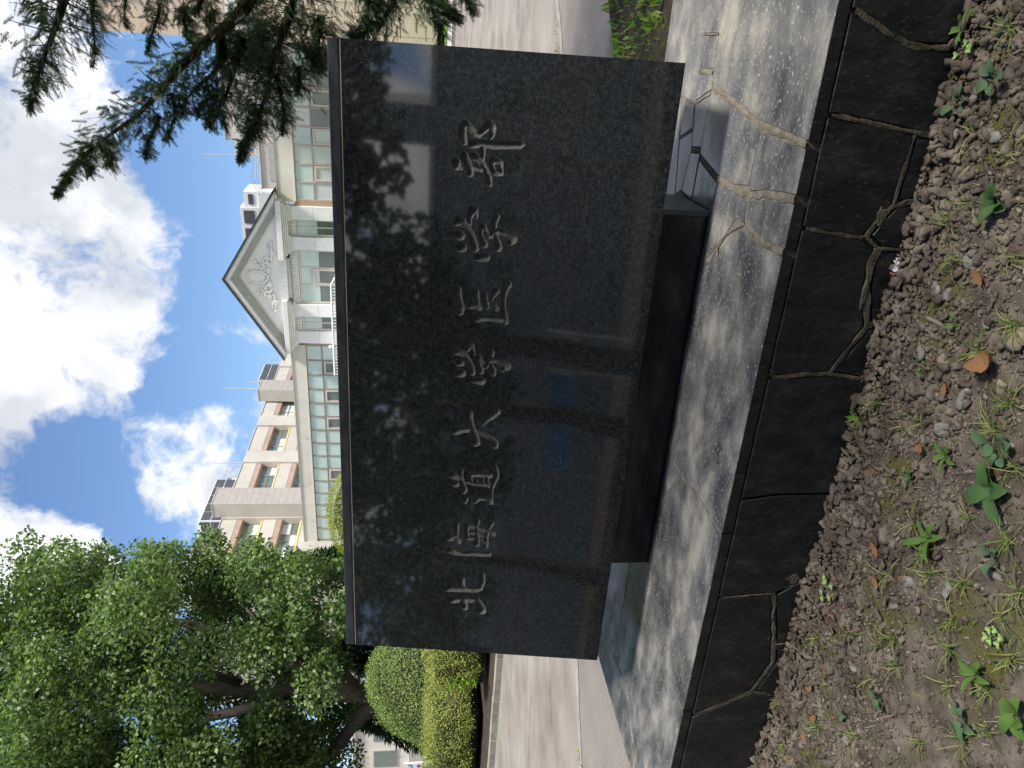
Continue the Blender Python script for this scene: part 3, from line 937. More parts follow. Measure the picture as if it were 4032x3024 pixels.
M_white = mat_noise('white_paint', [(.66, .66, .65), (.74, .74, .73)], rough=.6, scale=2)
M_louvre = mat_noise('louvre_dark', [(.045, .048, .055), (.08, .083, .09)], rough=.7, scale=4)
M_steel = mat_noise('steel_rail', [(.36, .42, .46), (.46, .52, .55)], rough=.5, scale=5)
M_beige = mat_noise('beige_tile', [(.56, .44, .33), (.63, .505, .39)], rough=.8, scale=2.0, detail=9, spot=((.50, .39, .29), 12, .58, .1))
M_darkj = mat_noise('panel_joint', [(.28, .22, .17), (.33, .27, .21)], rough=.9, scale=3)

BLD = empty('main_building', (-17.54, 58 + .06 * 17.54, -.07), -math.atan(.06))
tag(BLD, 'cream faculty building with a grey stone pediment above its entrance, wide glazed wings', 'building')


def part(name, mat, parent, *boxes, bevel=0.0):
    mb = MB()
    for b in boxes:
        mb.box(*b)
    return mb.build(name, mat, parent, bevel=bevel)


def clone(o, loc, parent):
    c = bpy.data.objects.new(o.name.split('.')[0], o.data)
    COL.objects.link(c)
    c.parent = parent
    c.location = loc
    return c


D0 = .07   # the building's floor is the road level
def zz_(z): return z + D0
# core volumes
part('left_wall', M_wall, BLD, (-44, -6.0, 0, .35, zz_(10.83), zz_(11.88)), (-44, -5.98, .1, .4, 0, zz_(7.75)))
part('right_wall', M_wall_r, BLD, (5.98, 22, 0, .35, zz_(10.85), zz_(12.08)), (5.98, 22, .1, .4, 0, zz_(7.75)))
part('parapet_cap', M_trim, BLD, (-44, -6.02, -.06, .45, zz_(11.885), zz_(11.97)))
part('parapet_cap', M_trim, BLD, (6.0, 22, -.06, .45, zz_(12.085), zz_(12.16)))
part('glazing_sill', M_cream, BLD, (-44, -6.0, -.03, .2, zz_(10.735), zz_(10.825)))
part('glazing_sill', M_cream, BLD, (6.0, 22, -.03, .2, zz_(10.755), zz_(10.845)))
part('flat_roof', M_conc, BLD, (-44, 22, .5, 14, 10.9, 11.0))
part('rear_wall', M_wall, BLD, (-44, 22, 13.6, 14, 0, 11.0), (-44, -43.7, .4, 13.5, 0, 11.0), (21.7, 22, .4, 13.5, 0, 11.0))
part('room_back', M_trim, BLD, (-43.6, 21.6, 1.5, 1.6, 0, 10.7))
up = part('upper_parapet', M_wall_r, BLD, (6.4, 22, 2.0, 2.3, 11.0, zz_(13.55)))
part('recessed_panel', M_trim, up, (7.0, 9.9, 1.975, 1.995, zz_(12.35), zz_(12.95)), (10.6, 13.5, 1.975, 1.995, zz_(12.35), zz_(12.95)))
part('parapet_cap', M_wall, up, (6.35, 22, 1.9, 2.4, zz_(13.555), zz_(13.64)))


def glazing_unit(x0, x1, k, mull, casement, panes, mw=.055):
    """one bay of the ribbon glazing: posts, transom, two panes"""
    zt, zm, zb = zz_(10.73), zz_(9.42), zz_(7.76)
    fr = part('window', mull, BLD, (x0 - mw, x0 + mw, .02, .16, zb, zt), (x0 + mw, x1 - mw, .03, .15, zm - .045, zm + .045), (x0 + mw, x1 - mw, .03, .15, zt - .06, zt))
    part('pane', panes[0], fr, (x0 + mw, x1 - mw, .09, .105, zm + .045, zt - .06))
    if casement:
        cz = zm - .1
        cf = part('casement', M_case, fr, (x0 + mw + .03, x0 + mw + .19, -.01, .12, zb, cz), (x1 - mw - .19, x1 - mw - .03, -.01, .12, zb, cz), (x0 + mw + .19, x1 - mw - .19, -.01, .12, cz - .17, cz))
        part('pane', panes[1], fr, (x0 + mw + .19, x1 - mw - .19, .06, .075, zb, cz - .17))
    else:
        part('pane', panes[1], fr, (x0 + mw, x1 - mw, .09, .105, zb, zm - .045))
    return fr


for k in range(24):
    x1 = -6.06 - 1.373 * k
    c = k in (1, 3, 5, 9, 13, 17, 20)
    glazing_unit(x1 - 1.373, x1, k, M_mull, c, (M_pane_b if k % 3 else M_pane_g, M_pane_d if c else (M_pane_g if k in (7, 8) else M_pane_b)))
for k in range(11):
    x0 = 6.18 + 1.335 * k
    c = k in (1, 3, 5, 8)
    glazing_unit(x0, x0 + 1.335, k, M_mull_r, c, (M_pane_w if k in (2, 4, 6) else M_pane_b, (M_pane_d if k in (4, 5, 6, 7) else M_pane_w) if k else M_pane_w))
part('brown_strip', M_brownstrip, BLD, (-6.05, -5.73, .02, .2, 0, zz_(10.73)))
part('brown_strip', M_brownstrip, BLD, (5.73, 6.12, .02, .2, 0, zz_(10.75)))

# ---- entrance front: pilasters, windows, entablature, pediment
PIL = ((-5.70, -4.66), (-3.30, -2.27), (2.30, 3.31), (4.70, 5.71))
for a, b in PIL:
    p = part('pilaster', M_lgran, BLD, (a, b, -.30, .05, zz_(9.515), zz_(11.16)))
    part('block', M_lgran, p, (a, b, -.302, .05, zz_(7.2), zz_(9.49)), (a, b, -.302, .05, zz_(4.8), zz_(7.17)), (a, b, -.302, .05, 0, zz_(4.77)))
    part('joint', M_trim, p, (a + .01, b - .01, -.285, .04, zz_(9.48), zz_(9.52)), (a + .01, b - .01, -.285, .04, zz_(7.16), zz_(7.21)))
part('porch_wall', M_lgran, BLD, (-5.7, 5.7, .22, .4, 0, zz_(12.15)))


def fluted(x0, x1, n):
    b = part('fluted_panel', M_lgran, BLD, (x0, x1, -.02, .1, zz_(10.87), zz_(11.50)))
    w = (x1 - x0) / n
    for i in range(n):
        c = x0 + (i + .5) * w
        part('flute', M_lgran, b, (c - w * .27, c + w * .27, -.075, -.022, zz_(10.93), zz_(11.47)), bevel=.02)


fluted(-2.25, 2.28, 18)
fluted(-4.64, -3.32, 5)
fluted(3.33, 4.68, 5)


def porch_window(x0, x1, splits, casement=None, zm=9.3):
    zt, zb = zz_(10.83), zz_(7.9)
    fr = part('window', M_cream, BLD, (x0, x0 + .12, .0, .2, zb, zt), (x1 - .12, x1, .0, .2, zb, zt), (x0 + .12, x1 - .12, .0, .2, zt - .11, zt))
    xs = [x0 + .12] + splits + [x1 - .12]
    for i, (a, b) in enumerate(zip(xs, xs[1:])):
        if i:
            part('mullion', M_cream, fr, (a - .04, a + .04, .02, .16, zb, zt - .11))
            a += .04
        if i < len(xs) - 2:
            b -= .04
        if casement == i:
            part('pane', M_pane_g, fr, (a, b, .09, .10, zz_(9.86), zt - .11))
            part('casement', M_case, fr, (a + .02, a + .2, -.02, .12, zb, zz_(9.82)), (b - .2, b - .02, -.02, .12, zb, zz_(9.82)), (a + .2, b - .2, -.02, .12, zz_(9.62), zz_(9.82)), (a, b, .02, .13, zz_(9.825), zz_(9.87)))
            part('pane', M_pane_g, fr, (a + .2, b - .2, .075, .085, zz_(9.3), zz_(9.62)))
            part('pane', M_pane_d, fr, (a + .2, b - .2, .075, .085, zb, zz_(9.295)))
        else:
            part('pane', M_pane_g, fr, (a, b, .09, .10, zz_(zm) + .005, zt - .11))
            part('pane', M_pane_d, fr, (a, b, .09, .10, zb, zz_(zm) - .005))


porch_window(-2.22, 2.24, [-.70, .78], 1)
porch_window(-4.62, -3.36, [-3.97])
porch_window(3.36, 4.66, [4.03])
for a, b, ins in ((-6.40, -1.76, -1), (1.62, 6.24, 1)):
    c = part('cornice_block', M_lgran, BLD, (a, b, -.95, .1, zz_(11.79), zz_(12.20)), bevel=.03)
    for i, (w0, d) in enumerate(((.16, .80), (.30, .70), (.44, .60))):
        z1 = 11.785 - i * .125
        part('moulding', M_lgran, c, (a + w0, b - w0, -d, .1, zz_(z1 - .115), zz_(z1)), bevel=.025)
for a, b in PIL:
    for i in range(3):
        g = .20 - .07 * i
        z1 = 11.41 - i * .085
        part('capital', M_lgran, BLD, (a - g, b + g, -.52 + .06 * i, .05, zz_(z1 - .08), zz_(z1)), bevel=.02)
for x0 in (-1.76, -.70, .48):
    part('frieze_block', M_lgran, BLD, (x0 + .01, x0 + (1.05 if x0 < -1 else 1.17 if x0 < 0 else 1.13), -.42, .1, zz_(11.74), zz_(12.19)))
part('frieze_backing', M_trim, BLD, (-1.7, 1.6, -.38, .08, zz_(11.5), zz_(12.17)))


def chevron(name, mat, zo, zi, so, si, y0, y1, zcut=12.2):
    """an inverted V: outer edge apex zo (slope so), inner edge apex zi (slope si), cut at zcut"""
    P = [(-(zo - zcut) / so, zcut), (0, zo), ((zo - zcut) / so, zcut), ((zi - zcut) / si, zcut), (0, zi), (-(zi - zcut) / si, zcut)]
    mb = MB()
    for q in ([P[0], P[1], P[4], P[5]], [P[1], P[2], P[3], P[4]]):
        mb.prism(q, lambda a, b, d: (a, d, zz_(b)), y0, y1)
    return mb.build(name, mat, BLD)


tym = MB()
tym.prism([(-5.6, 12.1), (5.6, 12.1), (0, 15.5)], lambda a, b, d: (a, d, zz_(b)), -.36, .1)
TY = tym.build('tympanum', M_tymp, BLD)
for i in range(5):
    z1 = 15.98 - i * .115
    chevron('raking_moulding', M_trim if i % 2 else M_lgran2, z1, z1 - .105, .605, .605, -.98 + .12 * i, -.3, 12.21)
chevron('raking_cornice', M_lgran, 16.34, 15.99, .608, .605, -1.12, -.3, 12.21)
chevron('pediment_roof_edge', M_roofedge, 16.56, 16.345, .612, .608, -1.22, 6.0, 12.30)
rf = MB()
rf.add([(-6.9, -1.2, zz_(12.32)), (0, -1.2, zz_(16.535)), (0, 7, zz_(16.535)), (-6.9, 7, zz_(12.32)), (6.9, -1.2, zz_(12.32)), (6.9, 7, zz_(12.32))], [(0, 1, 2, 3), (1, 4, 5, 2)])
rf.build('pediment_roof', M_roofedge, BLD)
# joints of the raking cornice stones
for s in (-1, 1):
    for x in (1.2, 2.5, 3.8, 5.1):
        MB().prism([(s * x, 16.33 - .608 * x), (s * (x + .02), 16.33 - .608 * (x + .02)), (s * (x + .02) - s * .0, 16.0 - .605 * x), (s * x, 16.0 - .605 * x)],
                   lambda a, b, d: (a, d, zz_(b)), -1.124, -1.121).build('joint', M_trim, BLD)
# relief ornament: shield, scrolls, blossoms and leaves
orn = MB()
OY = -.40
ring = [(.50 * math.cos(t), OY - .05, zz_(14.05 + .72 * math.sin(t) * (1.0 if math.sin(t) > 0 else 1.15))) for t in np.linspace(0, 2 * PI, 29)]
orn.tube(ring, .10, 6)
SH_ = orn.build('shield_rim', M_tymp, TY, smooth=True)
MB().ball((0, OY + .03, zz_(14.05)), (.46, .16, .70), 16, 9).build('shield', M_tymp, TY, smooth=True)
for s in (-1, 1):
    sc = MB()
    sp = [(s * (.42 + .14 * math.cos(t) * (1 - t / 9)), OY - .05, zz_(14.62 + .14 * math.sin(t) * (1 - t / 9))) for t in np.linspace(0, 6, 16)]
    sc.tube(sp, .05, 5)
    sc.build('scroll', M_tymp, TY, smooth=True)
    for a, b in (((.15, 13.25), (.5, 13.45)), ((.1, 13.1), (.75, 12.95)), ((.4, 13.5), (.95, 13.75)), ((.9, 13.75), (1.25, 14.05)), ((1.2, 12.9), (2.1, 12.62)), ((2.0, 12.66), (2.75, 12.80)), ((.5, 13.3), (1.5, 13.5))):
        mid = ((a[0] + b[0]) / 2, (a[1] + b[1]) / 2 + .07)
        sc = MB()
        sc.tube([(s * a[0], OY, zz_(a[1])), (s * mid[0], OY - .05, zz_(mid[1])), (s * b[0], OY - .03, zz_(b[1]))], [.07, .085, .045], 6)
        sc.build('stem', M_tymp, TY, smooth=True)
    bl = MB()
    rr = random.Random(5)
    for cx, cz, n, r0 in ((1.35, 13.22, 16, .36), (1.28, 14.05, 4, .1), (2.75, 12.85, 5, .13), (.55, 13.12, 5, .18), (2.05, 12.75, 6, .2), (.95, 13.6, 5, .2)):
        for i in range(n):
            a, d = rr.uniform(0, 2 * PI), r0 * math.sqrt(rr.random())
            q = rr.uniform(.08, .15)
            bl.ball((s * (cx + d * math.cos(a)), OY - .03, zz_(cz + d * math.sin(a) * .85)), (q, .14, q), 7, 5)
    bl.build('blossom', M_tymp, TY, smooth=True)
    lf = MB()
    for i in range(15):
        t = i / 14
        cx, cz = .55 + 2.2 * t, 13.45 - .75 * t + .22 * math.sin(t * 9)
        a = rr.uniform(-.9, .9)
        dx, dz = .16 * math.cos(a), .16 * math.sin(a)
        lf.tube([(s * (cx - dx), OY + .01, zz_(cz - dz)), (s * cx, OY - .05, zz_(cz)), (s * (cx + dx), OY, zz_(cz + dz))], [.03, .10, .025], 5)
    lf.build('leaf_relief', M_tymp, TY, smooth=True)
# balustrade of the porch roof
br_ = part('porch_roof', M_white, BLD, (-7.2, 1.35, -3.2, 0, zz_(7.35), zz_(7.62)), (-7.2, 1.35, -3.15, -3.0, zz_(7.62), zz_(7.78)))
MB().tube([(-7.2, -3.08, zz_(8.06)), (.55, -3.08, zz_(8.06)), (1.5, -3.08, zz_(7.55))], .075, 4).build('handrail', M_white, br_)
bal = None
for i in range(30):
    x = -7.1 + i * .262
    if bal is None:
        bal = MB().tube([(0, 0, 0), (0, 0, .07), (0, 0, .16), (0, 0, .26)], [.05, .075, .045, .06], 6).build('baluster', M_white, br_, smooth=True)
        bal.location = (x, -3.08, zz_(7.77))
    else:
        clone(bal, (x, -3.08, zz_(7.77)), br_)
MB().ball((-4.9, -2.6, zz_(8.35)), .16, 10, 7).build('globe_lamp', M_white, br_, smooth=True)

# ---- roof plant and penthouse over the right half
ph = part('penthouse', M_wall, BLD, (8.05, 16, 12, 20, 11, zz_(18.3)))
part('recessed_panel', M_trim, ph, (8.9, 15, 11.96, 11.99, zz_(15.9), zz_(17.5)))
part('parapet_cap', M_trim, ph, (7.98, 16.1, 11.9, 20.1, zz_(18.305), zz_(18.4)))
pa = part('stair_tower', M_wall_r, BLD, (6.7, 8.04, 12, 18, 11, zz_(17.65)))
part('window', M_pane_d, pa, (7.1, 7.8, 11.97, 11.99, zz_(16.2), zz_(16.7)))
part('downpipe', M_trim, pa, (6.78, 6.86, 11.9, 11.98, 11, zz_(17.9)))
MB().tube([(7.15, 10, 11), (7.15, 10, zz_(19.9))], .045, 6).build('aerial_mast', M_trim, BLD)
st = MB()
for y in (5.6, 6.4):
    st.tube([(5.0, y, 11), (5.0, y, zz_(14.6)), (6.3, y, zz_(15.2)), (7.4, y, zz_(14.95)), (9.0, y, zz_(14.9))], .03, 5)
    st.tube([(5.0, y, zz_(14.2)), (6.3, y, zz_(14.75)), (9.0, y, zz_(14.45))], .025, 5)
for x in np.arange(5.2, 9, .35):
    st.tube([(x, 5.6, 13.2), (x, 5.6, zz_(15.0))], .018, 4)
st.build('roof_railing', M_steel, BLD)
cu = part('cooling_unit', M_white, BLD, (.2, 4.3, 9.0, 12, 11, zz_(15.4)), (-.2, 2.95, 9.0, 12, zz_(15.42), zz_(17.05)), (2.98, 4.3, 9.2, 12, zz_(15.42), zz_(16.7)))
for x in (-.05, 1.55):
    part('louvre', M_louvre, cu, (x, x + 1.15, 8.95, 8.99, zz_(15.85), zz_(16.75)))
part('louvre', M_louvre, cu, (3.2, 4.1, 9.15, 9.19, zz_(15.9), zz_(16.3)))

# ---- tall wing running back on the left
WG = empty('rear_wing', (0, 0, 0))
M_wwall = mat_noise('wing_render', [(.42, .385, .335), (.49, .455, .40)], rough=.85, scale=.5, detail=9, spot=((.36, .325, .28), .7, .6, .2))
WG.location = BLD.location
WG.rotation_euler = BLD.rotation_euler
tag(WG, 'tall cream wing with brown lintels and yellow sills, behind the low glazed front', 'building')
XW = -26.8
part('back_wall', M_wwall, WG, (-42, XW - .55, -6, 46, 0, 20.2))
part('parapet_cap', M_trim, WG, (-42, XW + .06, -6, 46, zz_(20.36), zz_(20.44)))
OPEN = ((-5.5, 3.35), (6.4, 13.35), (15.6, 21.2), (23.5, 29.2), (31.0, 37.0), (39.0, 45.0))
PIER = [(-6, -5.5), (3.35, 6.4), (13.35, 15.6), (21.2, 23.5), (29.2, 31.0), (37.0, 39.0), (45, 46)]
for a, b in PIER:
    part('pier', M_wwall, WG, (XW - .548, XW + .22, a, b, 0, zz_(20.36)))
for (a, b) in OPEN:
    for fl, z0 in enumerate((16.75, 12.95)):
        # spandrel above the window
        part('spandrel', M_wwall, WG, (XW - .548, XW, a + .003, b - .003, zz_(z0 + 2.16), zz_(z0 + (3.6 if fl == 0 else 3.44))))
        ln = MB()
        ln.prism([(XW - .5, z0 + 1.46), (XW - .02, z0 + 1.62), (XW - .02, z0 + 2.15), (XW - .5, z0 + 2.15)], lambda p, q, d: (p, d, zz_(q)), a + .004, b - .004)
        ln.build('lintel', M_brownl, WG)
        sl = MB()
        sl.prism([(XW - .5, z0 - .02), (XW + .03, z0 - .30), (XW + .03, z0 - .355), (XW - .5, z0 - .355)], lambda p, q, d: (p, d, zz_(q)), a + .004, b - .004)
        sl.build('sill', M_yellow, WG)
        fr = part('window', M_mull, WG, (XW - .52, XW - .42, a + .01, a + .10, zz_(z0), zz_(z0 + 1.45)), (XW - .52, XW - .42, b - .10, b - .01, zz_(z0), zz_(z0 + 1.45)),
                  (XW - .52, XW - .42, a + .1, b - .1, zz_(z0 + .62), zz_(z0 + .68)))
        n = max(3, int((b - a) / 1.55))
        for i in range(n):
            c0, c1 = a + .1 + (b - a - .2) * i / n, a + .1 + (b - a - .2) * (i + 1) / n
            if i:
                part('mullion', M_mull, fr, (XW - .52, XW - .41, c0 - .045, c0 + .045, zz_(z0), zz_(z0 + 1.45)))
            for k, (q0, q1) in enumerate(((z0, z0 + .62), (z0 + .68, z0 + 1.45))):
                part('pane', random.choice((M_pane_d, M_pane_d, M_pane_b, M_pane_w)), fr, (XW - .49, XW - .48, c0 + .045, c1 - .045, zz_(q0), zz_(q1)))
    part('spandrel', M_wwall, WG, (XW - .548, XW, a + .003, b - .003, 0, zz_(12.59)))
for y0, y1 in ((3.5, 6.25), (27.0, 29.85)):
    by = part('projecting_bay', M_wwall, WG, (XW + .23, -25.03, y0, y1, 0, zz_(21.15)))
    for i in range(14):
        z1 = 21.14 - i * .70
        part('tile_course', M_pinktile, by, (-25.028, -24.99, y0 + .01, y1 - .01, zz_(z1 - .685), zz_(z1)))
    part('parapet_cap', M_trim, by, (XW + .2, -24.95, y0 - .05, y1 + .05, zz_(21.155), zz_(21.24)))
for (y0, y1, nb) in ((4.0, 11.0, 5), (34.2, 39.0, 3)):
    cu = part('cooling_unit', M_white, WG, (XW - 3.5, XW - .55, y0, y1, 20.5, zz_(22.7)))
    for i in range(nb):
        a, b = y0 + (y1 - y0) * i / nb + .05, y0 + (y1 - y0) * (i + 1) / nb - .05
        for q0, q1 in ((20.75, 21.62), (21.75, 22.6)):
            part('louvre', M_louvre, cu, (XW - .549, XW - .50, a, b, zz_(q0), zz_(q1)))
    for q0, q1 in ((20.75, 21.62), (21.75, 22.6)):
        for j in range(2):
            part('louvre', M_louvre, cu, (XW - 3.3 + j * 1.35, XW - 2.1 + j * 1.35, y0 - .05, y0 - .001, zz_(q0), zz_(q1)))
for y0, y1 in ((11.2, 13.6), (39.3, 43)):
    rl = MB()
    for zz in (20.9, 21.5, 22.1):
        rl.tube([(XW - .4, y0, zz), (XW - .4, y1, zz)], .035, 5)
    for y in (y0, (y0 + y1) / 2, y1):
        rl.tube([(XW - .4, y, 20.4), (XW - .4, y, 22.1)], .035, 5)
    rl.tube([(XW - .4, y0, 22.1), (XW - .4, y1, 20.9)], .03, 5)
    rl.build('roof_railing', M_steel, WG)
for y, zt in ((13.85, 23.7), (31.3, 26.2), (33.1, 23.6)):
    MB().tube([(XW - .3, y, 20.4), (XW - .3, y, zz_(zt))], .05, 5).build('aerial_mast', M_trim, WG)

# ---- beige tiled tower block on the right
TW = empty('tower_block', BLD.location, -math.atan(.06))
tag(TW, 'tall beige tiled block at the right edge, behind the dark yew', 'building')
part('wall', M_beige, TW, (17.35, 34, -5, 12, 0, zz_(21.0)))
for z in (19.9, 17.9, 15.9, 13.6):
    part('panel_joint', M_darkj, TW, (17.34, 34, -5.006, -5.001, zz_(z), zz_(z + .03)))
for x in (18.2, 19.9, 21.6, 23.3):
    part('panel_joint', M_darkj, TW, (x, x + .03, -5.009, -5.0015, 0, zz_(20.98)))
wn_ = part('window', M_white, TW, (18.4, 23, -5.1, -5.01, zz_(11.9), zz_(13.45)))
part('pane', M_pane_w, wn_, (18.55, 20.6, -5.14, -5.101, zz_(12.05), zz_(13.3)), (20.75, 22.8, -5.14, -5.101, zz_(12.05), zz_(13.3)))
bc = MB()
bc.prism([(17.3 + 1.0 * math.cos(t), -5.2 + 1.0 * math.sin(t)) for t in np.linspace(PI * .5, PI * 1.9, 14)], lambda a, b, d: (a, b, zz_(d)), 11.6, 13.0)
bc.build('round_stair', M_wall_r, TW)
part('opening', M_pane_d, TW, (16.5, 17.2, -6.22, -6.1, zz_(12.3), zz_(12.75)))
part('parapet_cap', M_trim, TW, (17.25, 34.1, -5.1, 12.1, zz_(21.005), zz_(21.1)))

# ---- houses glimpsed under and through the tree on the left
def small_block(name, label, x0, x1, y0, y1, h, mat, gable=False, zbase=-.07):
    e = empty(name, ((x0 + x1) / 2, y0, zbase))
    hw = (x1 - x0) / 2
    part('wall', mat, e, (-hw, hw, 0, y1 - y0, 0, h))
    if gable:
        g = MB()
        g.prism([(-hw - .3, h + .01), (hw + .3, h + .01), (0, h + hw * .55)], lambda a, b, d: (a, d, b), -.3, y1 - y0)
        g.build('roof', M_trim, e)
    else:
        part('roof', M_trim, e, (-hw - .2, hw + .2, -.2, y1 - y0, h + .005, h + .25))
    return e, hw


e, hw = small_block('low_annexe', 'low pale annexe glimpsed under the broadleaf tree on the left', -62, -27.5, 40, 50, 5.6, M_wall)
tag(e, 'low pale annexe glimpsed under the broadleaf tree on the left', 'building')
for i in range(12):
    w_ = part('window', M_trim, e, (-16 + i * 2.7, -14.2 + i * 2.7, -.06, -.005, 2.6, 4.4))
    part('pane', M_pane_d if i % 3 else M_pane_w, w_, (-15.9 + i * 2.7, -14.3 + i * 2.7, -.09, -.061, 2.7, 4.3))
part('plinth_course', M_conc, e, (-hw - .1, hw + .1, -.25, -.01, 0, 1.7))
e, hw = small_block('gabled_block', 'pale gabled block glimpsed high between the leaves of the broadleaf tree', -68, -54, 74, 88, 26.0, M_beige, True)
tag(e, 'pale gabled block glimpsed high between the leaves of the broadleaf tree', 'building')

# ================================================================== TREES AND HEDGES
M_bark = mat_noise('bark_grey', [(.045, .036, .028), (.10, .083, .066)], rough=.95, scale=6, detail=9, stretch=(1, 1, .3), bump=.9, bscale=18, spec=.2, bdist=.03)
M_bark_y = mat_noise('bark_yew', [(.022, .015, .011), (.055, .038, .027)], rough=.95, scale=12, detail=9, stretch=(1, 1, .4), bump=.9, bscale=40, spec=.2)
M_leaf = mat_leaf('leaf_green', [(.055, .100, .034), (.098, .158, .052), (.145, .22, .072), (.23, .305, .11)], trans=.38)
M_leaf_in = mat_leaf('leaf_reflected', [(.02, .055, .012), (.05, .11, .02)], trans=.25)
M_yew = mat_leaf('yew_needle', [(.026, .062, .026), (.048, .096, .036), (.078, .135, .046), (.13, .18, .06)], rough=.4, trans=.12, spec=.5)
M_hedge = mat_leaf('hedge_leaf', [(.14, .175, .035), (.21, .245, .05), (.29, .32, .07), (.42, .42, .11)], rough=.55, trans=.25)
M_dome = mat_leaf('dome_leaf', [(.085, .145, .04), (.135, .205, .052), (.195, .265, .065), (.31, .36, .10)], rough=.55, trans=.25)
M_egg = mat_leaf('topiary_leaf', [(.18, .23, .03), (.27, .31, .045), (.40, .41, .07)], rough=.55, trans=.25)
M_inner = mat_noise('hedge_inside', [(.012, .018, .006), (.03, .034, .012)], rough=1, scale=9)
M_conifer = mat_leaf('conifer_needle', [(.010, .028, .012), (.022, .05, .016), (.03, .065, .02)], rough=.6, trans=.15)


def leafy(name, pts, nrm, size, mat, parent, droop=.25, aspect=.7, spread=1.0, fold=.08, face=.6):
    n = len(pts)
    d = unit(nrm * .35 + rand_dirs(n) * spread + np.array([0, 0, -droop]))
    nn = unit(nrm * face + rand_dirs(n) * .9 + np.array([0, 0, .7]))
    L = size * RNG.uniform(.65, 1.3, n)
    v, f = leaf_quads(pts, d, nn, L, L * aspect, fold)
    return np_mesh(name, v, f, mat, parent)


def crown_clumps(centres, radii, per, size, mat, parent, name='crown', origin=np.zeros(3), flat=.75):
    P, N = [], []
    for c, r in zip(centres, radii):
        n = int(per * (r ** 2))
        u = rand_dirs(n)
        rad = r * RNG.uniform(.30, 1.0, n) ** .45
        q = u * rad[:, None] * np.array([1, 1, flat])
        q += RNG.normal(0, .10 * r, q.shape)
        P.append(c + q - origin)
        N.append(u)
    P, N = np.concatenate(P), np.concatenate(N)
    return leafy(name, P, N, size, mat, parent)


def broadleaf(name, label, base, limbs, centres, radii, per, size, mat, group=None, cat='tree'):
    e = empty(name, tuple(base))
    o = np.array(base, float)
    tag(e, label, cat, group)
    for i, (pts, rad) in enumerate(limbs):
        q = []
        rr = []
        P = [np.array(p, float) for p in pts]
        for k in range(len(P) - 1):
            for t in (0, .34, .67):
                q.append(P[k] * (1 - t) + P[k + 1] * t + (RNG.normal(0, rad[k] * .18, 3) if (k or t) else 0) - o)
                rr.append(rad[k] * (1 - t) + rad[k + 1] * t)
        q.append(P[-1] - o)
        rr.append(rad[-1])
        MB().tube(q, rr, 9).build('trunk' if i == 0 else 'limb', M_bark, e, smooth=True)
    crown_clumps(centres, radii, per, size, mat, e, origin=o)
    return e


# ---- the big broadleaf tree on the left
base = np.array([-21.6, 20.2, .0])
cen, rad = [], []
rg = np.random.default_rng(21)
k = 0
C0, RX = np.array([-21.6, 20.6, 9.6]), np.array([6.6, 5.4, 7.6])
while k < 400:
    d = rg.normal(size=3)
    d /= np.linalg.norm(d)
    t = rg.uniform(.35, 1.0) ** .45
    lump = 1 + .10 * math.sin(5 * d[0] + 2) * math.cos(4 * d[2]) + .08 * math.sin(9 * d[2] + 3 * d[0])
    p = C0 + d * RX * t * lump * np.array([1, 1, 1.0 if d[2] > 0 else .86])
    if p[2] < 3.6 or p[0] < -31 or (p[0] + .75) / p[1] > -.715 - .022 * max(0, 7 - p[2]):
        continue
    # keep a few windows open so that sky and limbs show through
    if any(np.hypot(p[0] - gx, p[2] - gz) < gr and p[1] < 23.5 for gx, gz, gr in ((-19.2, 5.5, 1.2), (-20.6, 4.2, 1.0), (-18.2, 6.9, .9), (-19.9, 9.8, .9), (-22.6, 3.6, 1.1), (-17.0, 8.2, .7))):
        continue
    cen.append(p)
    rad.append(rg.uniform(.5, 1.1))
    k += 1
for _ in range(46):
    p = np.array([rg.uniform(-27, -15.6), rg.uniform(17.2, 22.5), rg.uniform(3.7, 6.8)])
    if (p[0] + .75) / p[1] > -.76 or any(np.hypot(p[0] - gx, p[2] - gz) < gr for gx, gz, gr in ((-19.2, 5.5, 1.1), (-20.6, 4.0, 1.1), (-22.6, 3.6, .9))):
        continue
    cen.append(p)
    rad.append(rg.uniform(.5, .95))
for _ in range(75):
    d = rg.normal(size=3)
    d /= np.linalg.norm(d)
    cen.append(np.array([-25.6, 21.4, 11.4]) + d * np.array([3.8, 3.6, 4.6]) * rg.uniform(.2, 1) ** .5)
    rad.append(rg.uniform(.55, 1.05))
limbs = [([base, (-21.4, 20.1, 1.8), (-21.2, 20.0, 3.0)], [.52, .44, .42]),
         ([(-21.2, 20.0, 2.8), (-20.7, 19.9, 3.7), (-19.9, 19.7, 4.5), (-19.2, 19.5, 5.4), (-18.2, 19.4, 6.6), (-17.6, 19.6, 8.4), (-17.2, 20, 10.5)], [.36, .33, .28, .22, .20, .14, .06]),
         ([(-19.5, 19.6, 5.0), (-18.6, 19.2, 5.5), (-17.6, 19.0, 5.7), (-16.2, 18.8, 6.6)], [.17, .14, .10, .04]),
         ([(-21.2, 20.0, 2.9), (-21.3, 20.1, 5.5), (-21.0, 20.3, 8.5), (-20.6, 20.5, 12), (-20.3, 20.6, 15)], [.30, .25, .20, .12, .04]),
         ([(-21.3, 20.0, 2.7), (-22.5, 19.7, 3.6), (-23.9, 19.4, 4.7), (-26, 19.2, 6.0), (-28, 19, 7.5)], [.26, .23, .20, .13, .05]),
         ([(-21.2, 20.2, 5.0), (-22.6, 20.6, 8.0), (-23.6, 21, 11.5), (-24, 21, 14)], [.24, .18, .11, .04]),
         ([(-20.8, 20.3, 7.5), (-19.2, 20.0, 9.8), (-18.2, 20.0, 12.2)], [.15, .10, .04]), ([(-20.2, 19.8, 4.2), (-19.4, 19.0, 4.3), (-17.8, 18.4, 4.6)], [.14, .10, .04])]
